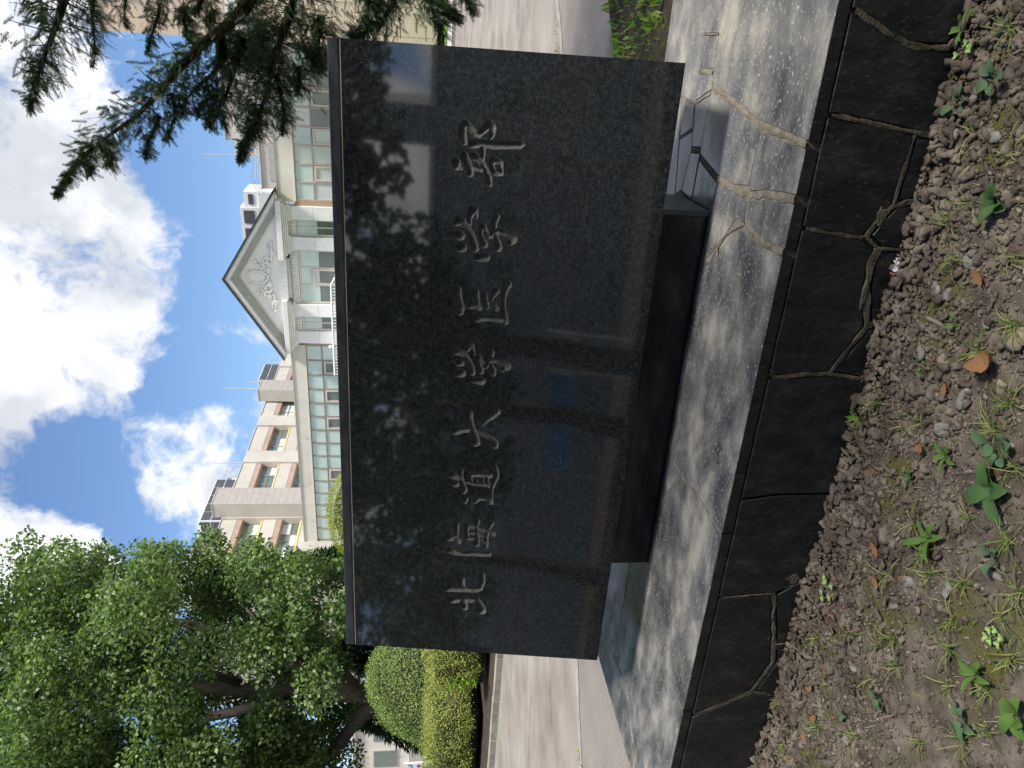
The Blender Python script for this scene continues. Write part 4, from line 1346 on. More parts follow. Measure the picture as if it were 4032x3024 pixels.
broadleaf('broadleaf_tree', 'large spreading broadleaf tree with dense green leaves and forked grey trunk, on the left', base, limbs, np.array(cen), rad, 640, .155, M_leaf)


def clipped(name, label, origin, surf, n, size, mat, cat='hedge', group=None, inner=None, aspect=.6):
    """surf(n) -> points, normals in local space; inner: (verts, faces) of the dark core"""
    e = empty(name, origin)
    tag(e, label, cat, group)
    if inner:
        mb = MB()
        mb.add(*inner)
        mb.build('dark_core', M_inner, e, smooth=True)  # solid core and hedge stalks, painted near-black behind the leaves
    p, nn = surf(n)
    leafy('foliage', p, nn, size, mat, e, droop=.1, aspect=aspect, spread=.9, face=1.5)
    return e


def box_surf(hx_, hy_, h, rnd, z0=.12):
    def s(n):
        P, N = [], []
        u = RNG.uniform(-1, 1, (n * 3, 3))
        ax = RNG.choice(3, n * 3, p=[.22, .40, .38])
        u[np.arange(n * 3), ax] = np.sign(u[np.arange(n * 3), ax])
        keep = ~((ax == 2) & (u[:, 2] < 0)) & ~((ax == 1) & (u[:, 1] > 0) & (RNG.random(n * 3) < .6))
        u, ax = u[keep][:n], ax[keep][:n]
        half = np.array([hx_, hy_, (h - z0) / 2])
        p = u * half
        # round the edges
        inner_ = np.clip(p, -(half - rnd), half - rnd)
        nn = unit(p - inner_ + 1e-6 * rand_dirs(len(p)))
        p = inner_ + nn * rnd
        lum = .05 * np.sin(7 * p[:, 0] + 2) * np.cos(6 * p[:, 2]) + .02 * np.sin(17 * p[:, 0] + 5 * p[:, 2])
        p = p + nn * (lum + RNG.normal(-.025, .045, len(p)))[:, None] + np.array([0, 0, (h + z0) / 2])
        return p, nn
    return s


def box_core(hx_, hy_, h, z0=.10, m=.09):
    mb = MB().box(-hx_ + m, hx_ - m, -hy_ + m, hy_ - m, z0, h - m)
    mb.tube([(0, 0, -.05), (0, 0, .3)], .05, 6)
    mb.tube([(-hx_ * .5, 0, -.05), (-hx_ * .5, 0, .3)], .05, 6)
    mb.tube([(hx_ * .5, -.1, -.05), (hx_ * .5, -.1, .3)], .05, 6)
    return mb.v, mb.f


clipped('box_hedge', 'low square-clipped box hedge at the left edge, in front of the dome bush', (-14.0, 11.95, .02), box_surf(1.62, .95, 1.16, .36), 26000, .036, M_hedge,
        inner=box_core(1.62, .95, 1.16, m=.16))
clipped('box_hedge', 'low square-clipped box hedge next to the sign stone, sprouting a tuft of weeds', (-10.33, 11.6, .02), box_surf(1.17, .90, 1.18, .32), 24000, .036, M_hedge,
        inner=box_core(1.17, .90, 1.18, m=.15))
clipped('box_hedge', 'square-clipped hedge behind the dome bush, mostly hidden by the sign stone', (-10.9, 15.6, .02), box_surf(1.5, .9, 1.72, .22), 9000, .045, M_hedge,
        inner=box_core(1.5, .9, 1.72))


def dome_surf(rx, ry, h, pw=2.0):
    def s(n):
        d = rand_dirs(n * 2)
        d[:, 2] = np.abs(d[:, 2])
        d = d[:n]
        p = d * np.array([rx, ry, h])
        nn = unit(d / np.array([rx, ry, h]))
        lum = .05 * np.sin(4.2 * p[:, 0]) * np.cos(5 * p[:, 2] + 1) + .03 * np.sin(11 * p[:, 0] + 7 * p[:, 2])
        p = p + nn * (lum + RNG.normal(-.035, .055, n))[:, None]
        p[:, 2] = np.maximum(p[:, 2], .05)
        return p, nn
    return s


def dome_core(rx, ry, h, m=.86):
    mb = MB()
    mb.ball((0, 0, 0), (rx * m, ry * m, h * m * 1.06), 20, 12)
    mb.v = [(x, y, max(z, -.05)) for x, y, z in mb.v]
    return mb.v, mb.f


clipped('dome_bush', 'large dome-clipped green bush under the broadleaf tree', (-14.75, 14.3, .0), dome_surf(1.95, 1.6, 2.62), 46000, .044, M_dome, 'bush', inner=dome_core(1.95, 1.6, 2.62))
def ball_surf(rx, ry, up, down):
    def s(n):
        d = rand_dirs(n)
        ax = np.stack([np.full(n, rx), np.full(n, ry), np.where(d[:, 2] > 0, up, down)], 1)
        p, nn = d * ax, unit(d / ax)
        return p + nn * (.04 * np.sin(4 * p[:, 0] + 3 * p[:, 2]) + RNG.normal(-.035, .05, n))[:, None] + np.array([0, 0, down]), nn
    return s


eb = MB().ball((0, 0, 2.6), (2.15, 1.9, 1.95), 20, 12)
eb.v = [(x, y, z if z > 2.6 else 2.6 + (z - 2.6) * 1.38) for x, y, z in eb.v]
clipped('egg_topiary', 'tall yellow-green rounded topiary peeking over the top of the sign stone', (-16.5, 24.5, .0), ball_surf(2.45, 2.1, 2.2, 2.6), 34000, .055, M_egg, 'topiary', inner=(eb.v, eb.f))
# weeds growing out of the hedge
M_weed = mat_leaf('weed_bright', [(.16, .33, .03), (.24, .42, .05)], trans=.35)
wd = MB()


def blade(mb, base, d, up, L, w, curl=.3, seg=5, tip=.05, wave=0.0):
    base, d, up = Vector(base), Vector(d).normalized(), Vector(up).normalized()
    s = d.cross(up).normalized()
    up = s.cross(d)
    v, f = [], []
    for i in range(seg + 1):
        t = i / seg
        c = base + d * (L * t) + up * (L * (.55 * t - curl * t * t * 2))
        ww = w * (math.sin(PI * (t * .97 + .015) ** .85) ** .42) * (1 - tip * t) + .0006
        h = up * (ww * .22 + wave * math.sin(t * 9) * w)
        v += [c - s * ww * .5 + h, c, c + s * ww * .5 + h]
    for i in range(seg):
        a = i * 3
        f += [(a, a + 1, a + 4, a + 3), (a + 1, a + 2, a + 5, a + 4)]
    mb.add(v, f)


for i in range(16):
    a = random.uniform(0, 2 * PI)
    blade(wd, (-11.05 + random.uniform(-.12, .12), 10.62, .55 + random.uniform(-.25, .25)), (math.cos(a) * .5, -.55, math.sin(a) * .5 + .25), (0, 0, 1), random.uniform(.10, .2), .05, .2)
we = wd.build('weed_tuft', M_weed, smooth=True)
tag(we, 'bright green weeds sprouting from the side of the box hedge by the sign stone', 'weed')


# ---- dark conifers behind
def conifer(name, label, x, y, h, r, n, group=None, weep=.8):
    e = empty(name, (x, y, 0))
    tag(e, label, 'tree', group)
    MB().tube([(0, 0, -.1), (.05, 0, h * .5), (0, 0, h * .97)], [.22, .14, .02], 8).build('trunk', M_bark, e, smooth=True)
    z = h * (1 - RNG.uniform(0, 1, n) ** .62) * .92 + .6
    a = RNG.uniform(0, 2 * PI, n)
    rr = r * (1 - z / (h * 1.05)) * RNG.uniform(.35, 1, n) ** .5 * (1 + .2 * np.sin(a * 5 + z * 3))
    p = np.stack([rr * np.cos(a), rr * np.sin(a), z], 1)
    d = unit(np.stack([np.cos(a), np.sin(a), -weep * 2 * np.ones(n)], 1) + RNG.normal(0, .35, (n, 3)))
    L = RNG.uniform(.22, .5, n)
    v, f = leaf_quads(p, d, rand_dirs(n), L, L * .22, .05)
    np_mesh('crown', v, f, M_conifer, e)


conifer('weeping_conifer', 'dark weeping conifer behind the trunk of the broadleaf tree', -25.3, 26.5, 6.0, 2.6, 9000)
conifer('weeping_conifer', 'dark weeping conifer just left of the sign stone, behind the dome bush', -22.3, 25.5, 5.2, 2.3, 9000)
conifer('cone_conifer', 'dark conifer beside the tall yellow-green topiary', -21.6, 28.0, 6.6, 1.9, 9000, weep=.2)
conifer('cone_conifer', 'dark conifer at the far left edge, under the broadleaf tree', -30.5, 27.5, 5.0, 2.2, 6000, weep=.2)

# ---- the yew whose boughs hang in from the right
YB = np.array([2.55, 5.7, .0])
yew = empty('yew_tree', tuple(YB))
tag(yew, 'dark green yew with needled boughs reaching in from the right, behind the sign stone', 'tree')
ys, yd = [], []             # shoot positions, directions
wood = []
SC4 = 1.7015


def zpt(zx, zy, depth):
    return at(3024 - zy / SC4, zx / SC4, depth)


BOUGHS = [
    # polyline in the picture (converted to space at the given distance), half width, density
    ([(520, -330, 250), (450, -80, 250), (400, 100, 230), (350, 240, 190), (290, 400, 120), (250, 540, 75), (225, 640, 40), (198, 745, 12)], 4.5, 500),
    ([(620, -60, 110), (620, 120, 90), (630, 260, 75), (645, 340, 50), (625, 450, 24)], 4.7, 90),
    ([(1750, -150, 60), (1640, 60, 60), (1500, 190, 25), (1400, 260, 30), (1320, 330, 70), (1180, 480, 120), (1040, 650, 130), (900, 790, 130), (740, 900, 120), (620, 1000, 95), (540, 1080, 70), (470, 1170, 40), (415, 1250, 20), (375, 1322, 8)], 4.35, 760),
    ([(1060, 780, 60), (1030, 880, 55), (995, 960, 40), (970, 1075, 9)], 4.4, 70),
    ([(1150, 620, 70), (1180, 760, 60), (1150, 850, 40), (1110, 950, 10)], 4.45, 70),
    ([(700, 960, 50), (760, 1060, 50), (730, 1130, 20)], 4.3, 60), ([(560, 1080, 40), (620, 1120, 30), (605, 1180, 12)], 4.3, 30),
    ([(1480, 230, 20), (1500, 380, 40), (1440, 480, 110), (1350, 560, 110), (1260, 650, 80), (1210, 770, 40)], 4.45, 210),
    ([(1620, 230, 60), (1580, 420, 120), (1530, 600, 140), (1470, 740, 120), (1400, 860, 30)], 4.5, 330),
    ([(1500, 620, 60), (1360, 680, 70), (1310, 780, 40)], 4.5, 70),
    ([(2050, -200, 260), (1960, 50, 260), (1880, 250, 250), (1820, 450, 230), (1790, 620, 190), (1740, 760, 140), (1690, 880, 70), (1640, 980, 30), (1605, 1085, 8)], 4.75, 1150),
    ([(1850, 500, 90), (1900, 700, 80), (1910, 820, 50), (1885, 915, 12)], 4.6, 130),
    ([(2000, 450, 80), (2010, 560, 60), (1990, 640, 20)], 4.6, 70),
    ([(2150, 100, 170), (2130, 300, 120), (2100, 430, 70), (2160, 470, 30)], 4.7, 260),
    ([(1700, 120, 110), (1760, 300, 150), (1720, 480, 150)], 4.9, 330),
    ([(1110, -250, 120), (1080, -50, 90), (1060, 100, 75), (1020, 230, 50), (990, 370, 12)], 4.55, 140),
    ([(900, -220, 120), (850, -50, 70), (830, 80, 45), (850, 205, 14)], 4.65, 70),
    ([(2600, -120, 200), (2640, 20, 170), (2560, 140, 130), (2440, 230, 90), (2340, 280, 40)], 4.8, 330),
    ([(1400, -220, 140), (1370, -40, 100), (1330, 70, 50), (1300, 115, 14)], 4.5, 130),
    ([(1250, 40, 50), (1230, 150, 55), (1260, 240, 45), (1340, 275, 14)], 4.4, 90),
    ([(1430, 60, 45), (1400, 160, 40), (1420, 215, 20)], 4.4, 45),
    ([(2500, -250, 200), (2480, -60, 170), (2470, 60, 120), (2500, 170, 30)], 4.7, 280), ([(2800, -150, 180), (2860, -20, 130), (2960, 50, 80), (3040, 110, 40), (3070, 145, 14)], 4.65, 210),
    ([(2900, 60, 90), (2960, 180, 70), (2950, 255, 40), (2935, 330, 12)], 4.6, 110), ([(3080, -80, 60), (3140, 30, 50), (3180, 105, 12)], 4.6, 60),
]
NEED = {'s': [], 'd': [], 'u': [], 'L': []}
twigs = MB()
for poly, depth, dens in BOUGHS:
    P = [zpt(a, b, depth) for a, b, _ in poly]
    W = [w / SC4 * depth / 2930.0 * 1.05 for _, _, w in poly]
    seg = [np.linalg.norm(P[i + 1] - P[i]) for i in range(len(P) - 1)]
    tot = sum(seg)
    cum = np.concatenate([[0], np.cumsum(seg)])
    rad = [max(.004, .024 * (1 - cum[i] / tot) ** 1.2) * (.55 + min(1, dens / 600)) for i in range(len(P))]
    twigs.tube([p - YB for p in P], rad, 6)
    for _ in range(int(dens * (1.7 if dens < 800 else 1.55))):
        s = RNG.uniform(0, tot)
        i = min(int(np.searchsorted(cum, s, side='right') - 1), len(seg) - 1)
        t = (s - cum[i]) / seg[i]
        c = P[i] * (1 - t) + P[i + 1] * t
        w = W[i] * (1 - t) + W[i + 1] * t
        ax = unit(P[i + 1] - P[i])
        off = RNG.normal(0, .5, 3) * w
        off -= ax * (off @ ax) * .7
        p = c + off * np.array([1, 1.15, 1])
        out = off / (np.linalg.norm(off) + 1e-6)
        d = unit(ax * 1.0 + out * .75 + np.array([0, 0, -.22]) + RNG.normal(0, .42, 3))
        NEED['s'].append(p - d * .035)
        NEED['d'].append(d)
        NEED['u'].append(unit(np.array([0, 0, 1.0]) + RNG.normal(0, .45, 3)))
        NEED['L'].append(RNG.uniform(.04, .085))
        if RNG.random() < .15:
            twigs.tube([c - YB, p * .6 + c * .4 + np.array([0, 0, .01]) - YB, p - YB], [.0035, .0028, .0018], 3, cap=False)
wood = twigs.build('bough', M_bark_y, yew, smooth=True)
MB().tube([p - YB for p in (YB + [0, 0, -.1], YB + [-.05, .02, 1.2], YB + [-.15, -.1, 2.6], YB + [-.1, -.1, 4.5], YB + [0, 0, 7.0])], [.24, .20, .17, .11, .03], 10).build('trunk', M_bark_y, yew, smooth=True)
lb = MB()
for tgt in ((.9, 4.7, 2.2), (.8, 4.9, 3.4), (.55, 4.75, 4.2), (1.0, 4.8, 1.9), (.2, 4.6, 5.4), (1.2, 3.2, 5.0)):
    q = np.array(tgt)
    st_ = YB + np.array([-.12, -.08, max(1.2, q[2] - 1.1)])
    lb.tube([st_ - YB, (st_ + q) / 2 + [0, 0, .1] - YB, q - YB], [.06, .045, .028], 7)
lb.build('limb', M_bark_y, yew, smooth=True)


def needles(S, Dv, U, Ls, spacing, nlen, nwid):
    vv = []
    for s, d, u, L in zip(S, Dv, U, Ls):
        n = max(6, int(L / spacing))
        t = np.linspace(.03, 1, n)
        side = unit(np.cross(d, u))
        up = np.cross(side, d)
        bend = np.array([0, 0, -1.0]) * (t ** 2)[:, None] * L * .12
        c = s + d * (t * L)[:, None] + bend
        ln = nlen * (1 - .45 * t ** 3) * RNG.uniform(.8, 1.2, n)
        for sg in (-1, 1):
            nd = unit(side * sg * .92 + d * .38 + up * RNG.uniform(-.15, .38, (n, 1)))
            tip = c + nd * ln[:, None]
            w = d * nwid * .5
            vv.append(np.stack([c - w, c + w, tip], 1))
    v = np.concatenate(vv).reshape(-1, 3)
    return v, np.arange(len(v)).reshape(-1, 3)


S_, D_, U_, L_ = (np.array(NEED[k]) for k in 'sduL')
v, f = needles(S_ - YB, D_, U_, L_, .0040, .0165, .0034)
np_mesh('foliage', v, f, M_yew, yew)
# unseen rest of the crown, leant forward to shade the ground before the stone
nC = 5200
zc = RNG.uniform(2.0, 8.0, nC)
ac = RNG.uniform(0, 2 * PI, nC)
rc = np.sqrt(RNG.uniform(.1, 1, nC)) * np.interp(zc, [2, 4.2, 5.5, 7.0, 8.0], [1.5, 2.7, 3.3, 2.2, .5])
pc = np.stack([YB[0] + rc * np.cos(ac) - .1, YB[1] + rc * np.sin(ac) * 1.25 - 1.5, zc], 1)
rel = pc - EYE
fw, uu, vv_ = rel @ AX_F, rel @ AX_R, rel @ AX_D
inframe = (fw > .1) & (np.abs(uu / fw) < 1560 / 2930) & (np.abs(vv_ / fw) < 2060 / 2930)
# the picture shows where the crown's own boughs end: nothing grows inside the view except the boughs above
sd = np.array(SUN_DIR)
gap = np.zeros(len(pc), bool)  # holes shaped in the crown along sun rays, to put sun on the plinth
for q, rad_ in (((-.22, 3.35, .36), .75), ((-.05, 3.0, .36), .5), ((.25, 2.9, .36), .6)):
    rq = pc - np.array(q)
    gap |= np.linalg.norm(rq - (rq @ sd)[:, None] * sd, axis=1) < rad_
pc, ac = pc[~inframe & ~gap], ac[~inframe & ~gap]
dc = unit(np.stack([np.cos(ac), np.sin(ac), -.3 * np.ones(len(ac))], 1) + RNG.normal(0, .3, (len(ac), 3)))
v, f = needles(pc - YB, dc, unit(np.array([0, 0, 1.]) + RNG.normal(0, .3, pc.shape)), RNG.uniform(.2, .36, len(pc)), .016, .05, .016)
np_mesh('upper_foliage', v, f, M_yew, yew)

# ================================================================== SMALL THINGS
# ---- notice board at the left edge, behind the hedge
sb = empty('notice_board', (-15.75, 12.35, 0), 0.0)
tag(sb, 'white and blue notice board standing behind the box hedge at the left edge', 'sign')
M_signw = mat_noise('sign_white', [(.70, .72, .76), (.76, .78, .80)], rough=.35, scale=3)
M_signb = mat_noise('sign_blue', [(.03, .10, .42), (.05, .14, .50)], rough=.35, scale=3)
M_signr = mat_noise('sign_print', [(.30, .10, .12), (.36, .14, .16)], rough=.5, scale=3)
M_signt = mat_noise('sign_print_teal', [(.06, .28, .34), (.08, .32, .38)], rough=.5, scale=3)
part('post', M_trim, sb, (-.42, -.36, 0, .06, 0, 1.7), (.30, .36, 0, .06, 0, 1.7))
part('upper_panel', M_signw, sb, (-.5, .44, -.05, -.005, 1.13, 1.66))
part('lower_panel', M_signw, sb, (-.5, .44, -.05, -.005, .62, 1.115))
part('blue_field', M_signb, sb, (-.46, .40, -.056, -.051, .66, 1.08))
part('print_mark', M_signt, sb, (.28, .40, -.055, -.051, 1.47, 1.50), (.36, .41, -.055, -.051, 1.50, 1.56))
part('print_mark', M_signr, sb, (.30, .40, -.055, -.051, 1.30, 1.34), (.33, .36, -.055, -.051, 1.24, 1.37), (.25, .42, -.055, -.051, 1.20, 1.23))

K = 1.8228


def gp(dx, dy):
    """point on the soil for a place in the photograph"""
    u, v = 3024 - dy * K, dx * K
    d = (u - 1512.0) * AX_R + (v - 2016.0) * AX_D + 2930.0 * AX_F
    p = EYE + d * ((-.05 - EYE[2]) / d[2])
    return float(p[0]), float(p[1]), soil_z(p[0], p[1])


M_weed_g = mat_leaf('plantain_leaf', [(.035, .080, .028), (.055, .11, .038), (.075, .14, .045)], rough=.68, trans=.25, spec=.2)
M_weed_b = mat_leaf('plantain_leaf_blue', [(.055, .10, .050), (.085, .145, .07)], rough=.7, trans=.2, spec=.2)
M_weed_y = mat_leaf('dandelion_leaf', [(.065, .13, .028), (.11, .19, .042)], rough=.65, trans=.3, spec=.2)
M_clover = mat_leaf('clover_leaf', [(.26, .40, .12), (.34, .48, .16)], rough=.6, trans=.3)
M_grass = mat_leaf('grass_blade', [(.07, .14, .02), (.13, .20, .035), (.24, .25, .07), (.36, .32, .15)], rough=.6, trans=.3)
M_dead = mat_leaf('dead_leaf', [(.13, .055, .028), (.21, .10, .048), (.28, .165, .09)], rough=.8, trans=.15, spec=.2)
M_stone = mat_noise('pebble', [(.13, .118, .102), (.23, .212, .19)], rough=.9, scale=30, detail=8, bump=.5, bscale=90, spec=.25, bdist=.004)
M_stone_t = mat_noise('pebble_tan', [(.15, .115, .082), (.24, .195, .145)], rough=.9, scale=30, detail=8, bump=.5, bscale=90, spec=.25, bdist=.004)
M_paper = mat_noise('paper', [(.72, .73, .76), (.82, .83, .85)], rough=.7, scale=18)


def rosette(name, label, dx, dy, n, L, w, mat, cat='plant', curl=.32, lift=.28, stem=.0, jag=0.0, group=None, rot=0):
    x, y, z = gp(dx, dy)
    e = empty(name, (x, y, z))
    tag(e, label, cat, group)
    for i in range(n):
        a = rot + 2 * PI * i / n + random.uniform(-.35, .35)
        l = L * random.uniform(.55, .95)
        d = Vector((math.cos(a), math.sin(a), lift * random.uniform(.4, 1.5)))
        mb = MB()
        b0 = Vector((0, 0, .004))
        if stem:
            p1 = b0 + d * (l * stem) + Vector((0, 0, l * .12))
            mb.tube([b0, (b0 + p1) / 2 + Vector((0, 0, .004)), p1], [.0016, .0013, .0013], 4)
            b0 = p1
        blade(mb, b0, d, (0, 0, 1), l * (1 - stem), w * random.uniform(.8, 1.15), curl * random.uniform(.7, 1.3), 7, wave=jag)
        mb.build('leaf', mat, e, smooth=True)
    return e


rosette('plantain', 'large dark green plantain rosette lying flat in the middle of the soil edge', 2150, 1060, 9, .10, .048, M_weed_g, stem=.12, jag=.05)
rosette('plantain', 'bluish plantain with round leaves just right of the large rosette', 2168, 970, 6, .085, .034, M_weed_b, stem=.4, lift=.5)
rosette('plantain', 'lush plantain clump with broad shiny leaves at the front right', 2168, 440, 9, .075, .036, M_weed_g, stem=.12, lift=.55, jag=.05)
rosette('plantain', 'small five-leaved plantain by the foot of the plinth on the right', 2082, 222, 5, .060, .026, M_weed_b, stem=.35, lift=.4)
rosette('plantain', 'five-leaved plantain farthest right on the soil', 2162, 172, 5, .075, .034, M_weed_b, stem=.35, lift=.4)
rosette('dandelion', 'toothed dandelion against the plinth at the right edge', 2100, 62, 6, .085, .020, M_weed_y, stem=.1, lift=.6, jag=.12)
rosette('plantain', 'plantain seedling with paddle leaves at the left of the soil', 1910, 1512, 4, .055, .026, M_weed_b, stem=.3, lift=.6)
rosette('plantain', 'broad pale green plantain at the bottom left corner', 2196, 1545, 6, .085, .042, M_weed_y, stem=.15, lift=.5)
rosette('plantain', 'small crinkled rosette between grass blades in mid soil', 1968, 1030, 7, .034, .015, M_weed_g, stem=.15, lift=.6)
rosette('seedling', 'two-leaved pale seedling in the crumbly soil right of centre', 2078, 700, 3, .034, .020, M_weed_y, stem=.45, lift=.7)
rosette('seedling', 'tiny seedling with three stalked leaves among pebbles', 2005, 800, 4, .040, .014, M_weed_y, stem=.5, lift=.8)
rosette('dandelion', 'long-leaved dandelion sprawling over the soil left of centre', 2010, 1165, 6, .10, .022, M_weed_y, stem=.1, lift=.4, jag=.08)
rosette('dandelion', 'slender toothed dandelion above the plantain rosette', 2050, 985, 5, .070, .016, M_weed_y, stem=.15, lift=.5, jag=.1)
rosette('plantain', 'upright plantain pair near the bottom left tufts', 2112, 1455, 5, .085, .022, M_weed_y, stem=.15, lift=.8)
rosette('plantain', 'grey-green plantain low at the left, beside a stone', 2075, 1560, 5, .075, .030, M_weed_b, stem=.3, lift=.5)
rosette('plantain', 'three-leaved plantain below the long-leaved dandelion', 2150, 1205, 4, .055, .024, M_weed_b, stem=.35, lift=.5)
rosette('seedling', 'lone green seedling at the foot of the plinth left of the paper scrap', 1912, 695, 3, .028, .012, M_weed_y, stem=.4, lift=.8)
rosette('plantain', 'narrow plantain leaves by the plinth left of centre', 1840, 1545, 5, .05, .014, M_weed_b, stem=.2, lift=.8)
rosette('dock_leaf', 'single long glossy leaf arching up against the plinth', 1880, 905, 2, .085, .016, M_weed_y, stem=.3, lift=.9, rot=2.2)


def clover(label, dx, dy, n, spread):
    x, y, z = gp(dx, dy)
    e = empty('clover', (x, y, z))
    tag(e, label, 'clover')
    for i in range(n):
        mb = MB()
        cx, cy, cz = random.uniform(-spread, spread), random.uniform(-spread, spread), random.uniform(.012, .03)
        mb.tube([(cx * .3, cy * .3, 0), (cx, cy, cz)], .0007, 3)
        for k in range(3):
            a = 2 * PI * k / 3 + i
            blade(mb, (cx, cy, cz), (math.cos(a), math.sin(a), .1), (0, 0, 1), .013, .011, .1, 3)
        mb.build('sprig', M_clover, e, smooth=True)


clover('pale clover sprigs by the dead leaves left of centre', 1800, 1275, 9, .045)
clover('small pale clover under the dandelion at the right edge', 2110, 100, 6, .03)
clover('pale clover far left beside the tall grass', 2155, 1370, 6, .03)

tufts = [(1905, 868), (1995, 915), (1930, 1382), (2000, 1190), (1958, 915), (2058, 482), (2105, 440), (1900, 1395), (1775, 1372), (2125, 1490), (1772, 1572), (2070, 1600), (1992, 1602), (2062, 1342), (2185, 1165), (1870, 905), (1935, 1440),
         (2150, 925), (2052, 1400), (1700, 1610), (1860, 1590), (2195, 330), (2192, 62), (2112, 290), (2010, 1240), (2180, 870), (1975, 1130), (2065, 560), (2190, 560), (2105, 1120), (2160, 1330), (2180, 1420), (1840, 1370), (1790, 1480), (2040, 1480),
         (2120, 760), (2200, 700), (2080, 1260), (1920, 1240), (2190, 1010), (2195, 1280), (2130, 1580), (1690, 1520), (1890, 1470)]
for i, (dx, dy) in enumerate(tufts):
    x, y, z = gp(dx, dy)
    mb = MB()
    for k in range(random.randint(9, 24)):
        a = random.uniform(0, 2 * PI)
        L = random.uniform(.03, .085)
        blade(mb, (random.uniform(-.012, .012), random.uniform(-.012, .012), 0), (math.cos(a), math.sin(a), random.uniform(.3, 1.6)), (0, 0, 1), L, random.uniform(.0016, .0034), random.uniform(.2, .6), 4)
    o = mb.build('grass_tuft', M_grass)
    o.location = (x, y, z)
    tag(o, 'small tuft of thin green and straw grass on the bare soil', 'grass', 'grass tufts on the bare soil')

DEAD = [(1705, 1425), (1781, 1439), (1710, 1486), (1760, 1482), (1679, 1567), (1734, 1588), (1760, 1558), (1718, 1537), (1815, 1340), (1797, 1354), (1735, 1319), (1796, 1288), (1888, 1170), (1984, 965), (1908, 1118), (1892, 1245), (1807, 1235),
        (1947, 1245), (2011, 1140), (1898, 1020), (1828, 1118), (2134, 616), (2044, 830), (2115, 804), (1700, 1640)]


def dead_leaf(mb, L, w, curl):
    n = 7
    v, f = [], []
    for i in range(n + 1):
        t = i / n
        ww = w * math.sin(PI * min(1, .06 + t * .94)) ** .8 * (1 + .10 * (-1) ** i)
        zc_ = .004 + curl * L * (t - .5) ** 2 * 2
        v += [(t * L, -ww / 2, zc_ + curl * ww * .5), (t * L, 0, zc_), (t * L, ww / 2, zc_ + curl * ww * .35)]
    for i in range(n):
        a = i * 3
        f += [(a, a + 1, a + 4, a + 3), (a + 1, a + 2, a + 5, a + 4)]
    mb.add(v, f)


for i, (dx, dy) in enumerate(DEAD):
    x, y, z = gp(dx, dy)
    mb = MB()
    dead_leaf(mb, random.uniform(.032, .058), random.uniform(.016, .030), random.uniform(-.2, .7))
    mb.tube([(-.015, .002, .006), (0, 0, .004)], .0007, 3)
    o = mb.build('dead_leaf', M_dead, smooth=True)
    o.location = (x, y, z + .006)
    o.rotation_euler = (random.uniform(-.3, .3), random.uniform(-.3, .3), random.uniform(0, 6.28))
    tag(o, 'curled rust-brown dead leaf lying on the soil', 'dead leaf', 'rust-brown dead leaves on the soil')
x, y, z = gp(2172, 775)
mb = MB()
dead_leaf(mb, .085, .055, .9)
o = mb.build('dead_leaf', M_dead, smooth=True)
o.location, o.rotation_euler = (x, y, z + .012), (.2, -.2, 2.4)
tag(o, 'largest dead leaf, folded and tan brown, at the lower soil edge', 'dead leaf')
x, y, z = gp(1944, 600)
mb = MB()
dead_leaf(mb, .05, .03, .3)
o = mb.build('dead_leaf', M_dead, smooth=True)
o.location, o.rotation_euler = (x, y, z + .018), (.9, .3, 1.0)
tag(o, 'rust-brown dead leaf standing up beside the white paper scrap', 'dead leaf')

STONES = [(1962, 600, .021), (1996, 762, .022), (2025, 696, .018), (2044, 778, .017), (2028, 624, .017), (2052, 637, .016), (2203, 732, .034), (2084, 860, .019), (2100, 563, .021), (2160, 838, .013), (2073, 283, .018), (2152, 296, .018), (2081, 376, .016),
          (2037, 928, .024), (1831, 1097, .017), (1974, 939, .014), (1958, 1256, .018), (2135, 1238, .018), (1857, 1206, .014), (2043, 1275, .016), (1849, 1439, .016), (1977, 1315, .016), (2087, 1446, .018), (1835, 1599, .018), (1877, 1375, .012),
          (2135, 700, .012), (2110, 940, .010), (1925, 960, .010), (2170, 1130, .011), (1930, 1310, .010), (2010, 1400, .011), (1990, 860, .010), (2090, 1020, .010), (1905, 1065, .011)]
for i, (dx, dy, r) in enumerate(STONES):
    x, y, z = gp(dx, dy)
    v, f = CLOD[i % 5]
    q = v * np.array([r * random.uniform(.9, 1.25), r * random.uniform(.7, 1.0), r * random.uniform(.45, .65)])
    o = np_mesh('pebble', q, f, M_stone if i % 3 else M_stone_t, smooth=True)
    o.location = (x, y, z + r * .25)
    o.rotation_euler = (0, 0, random.uniform(0, 6))
    if r > .03:
        tag(o, 'largest grey pebble, half buried at the bottom edge of the soil', 'pebble')
    else:
        tag(o, 'small grey or tan pebble lying on the bare soil', 'pebble', 'pebbles on the bare soil')
# paper scrap
x, y, z = gp(1953, 573)
mb = MB()
rr = random.Random(3)
pts = [[(i * .0075, j * .007, .006 + .008 * math.sin(i * 1.7 + j * 2.1) + rr.uniform(-.002, .003)) for i in range(7)] for j in range(4)]
v = [p for r_ in pts for p in r_]
mb.add(v, [(j * 7 + i, j * 7 + i + 1, j * 7 + i + 8, j * 7 + i + 7) for j in range(3) for i in range(6) if not (j == 2 and i == 5) and not (j == 0 and i == 0)])
o = mb.build('paper_scrap', M_paper)
o.location, o.rotation_euler = (x - .02, y - .012, z + .016), (.35, .1, .35)
tag(o, 'crumpled white scrap of paper on the soil at the foot of the plinth', 'litter')
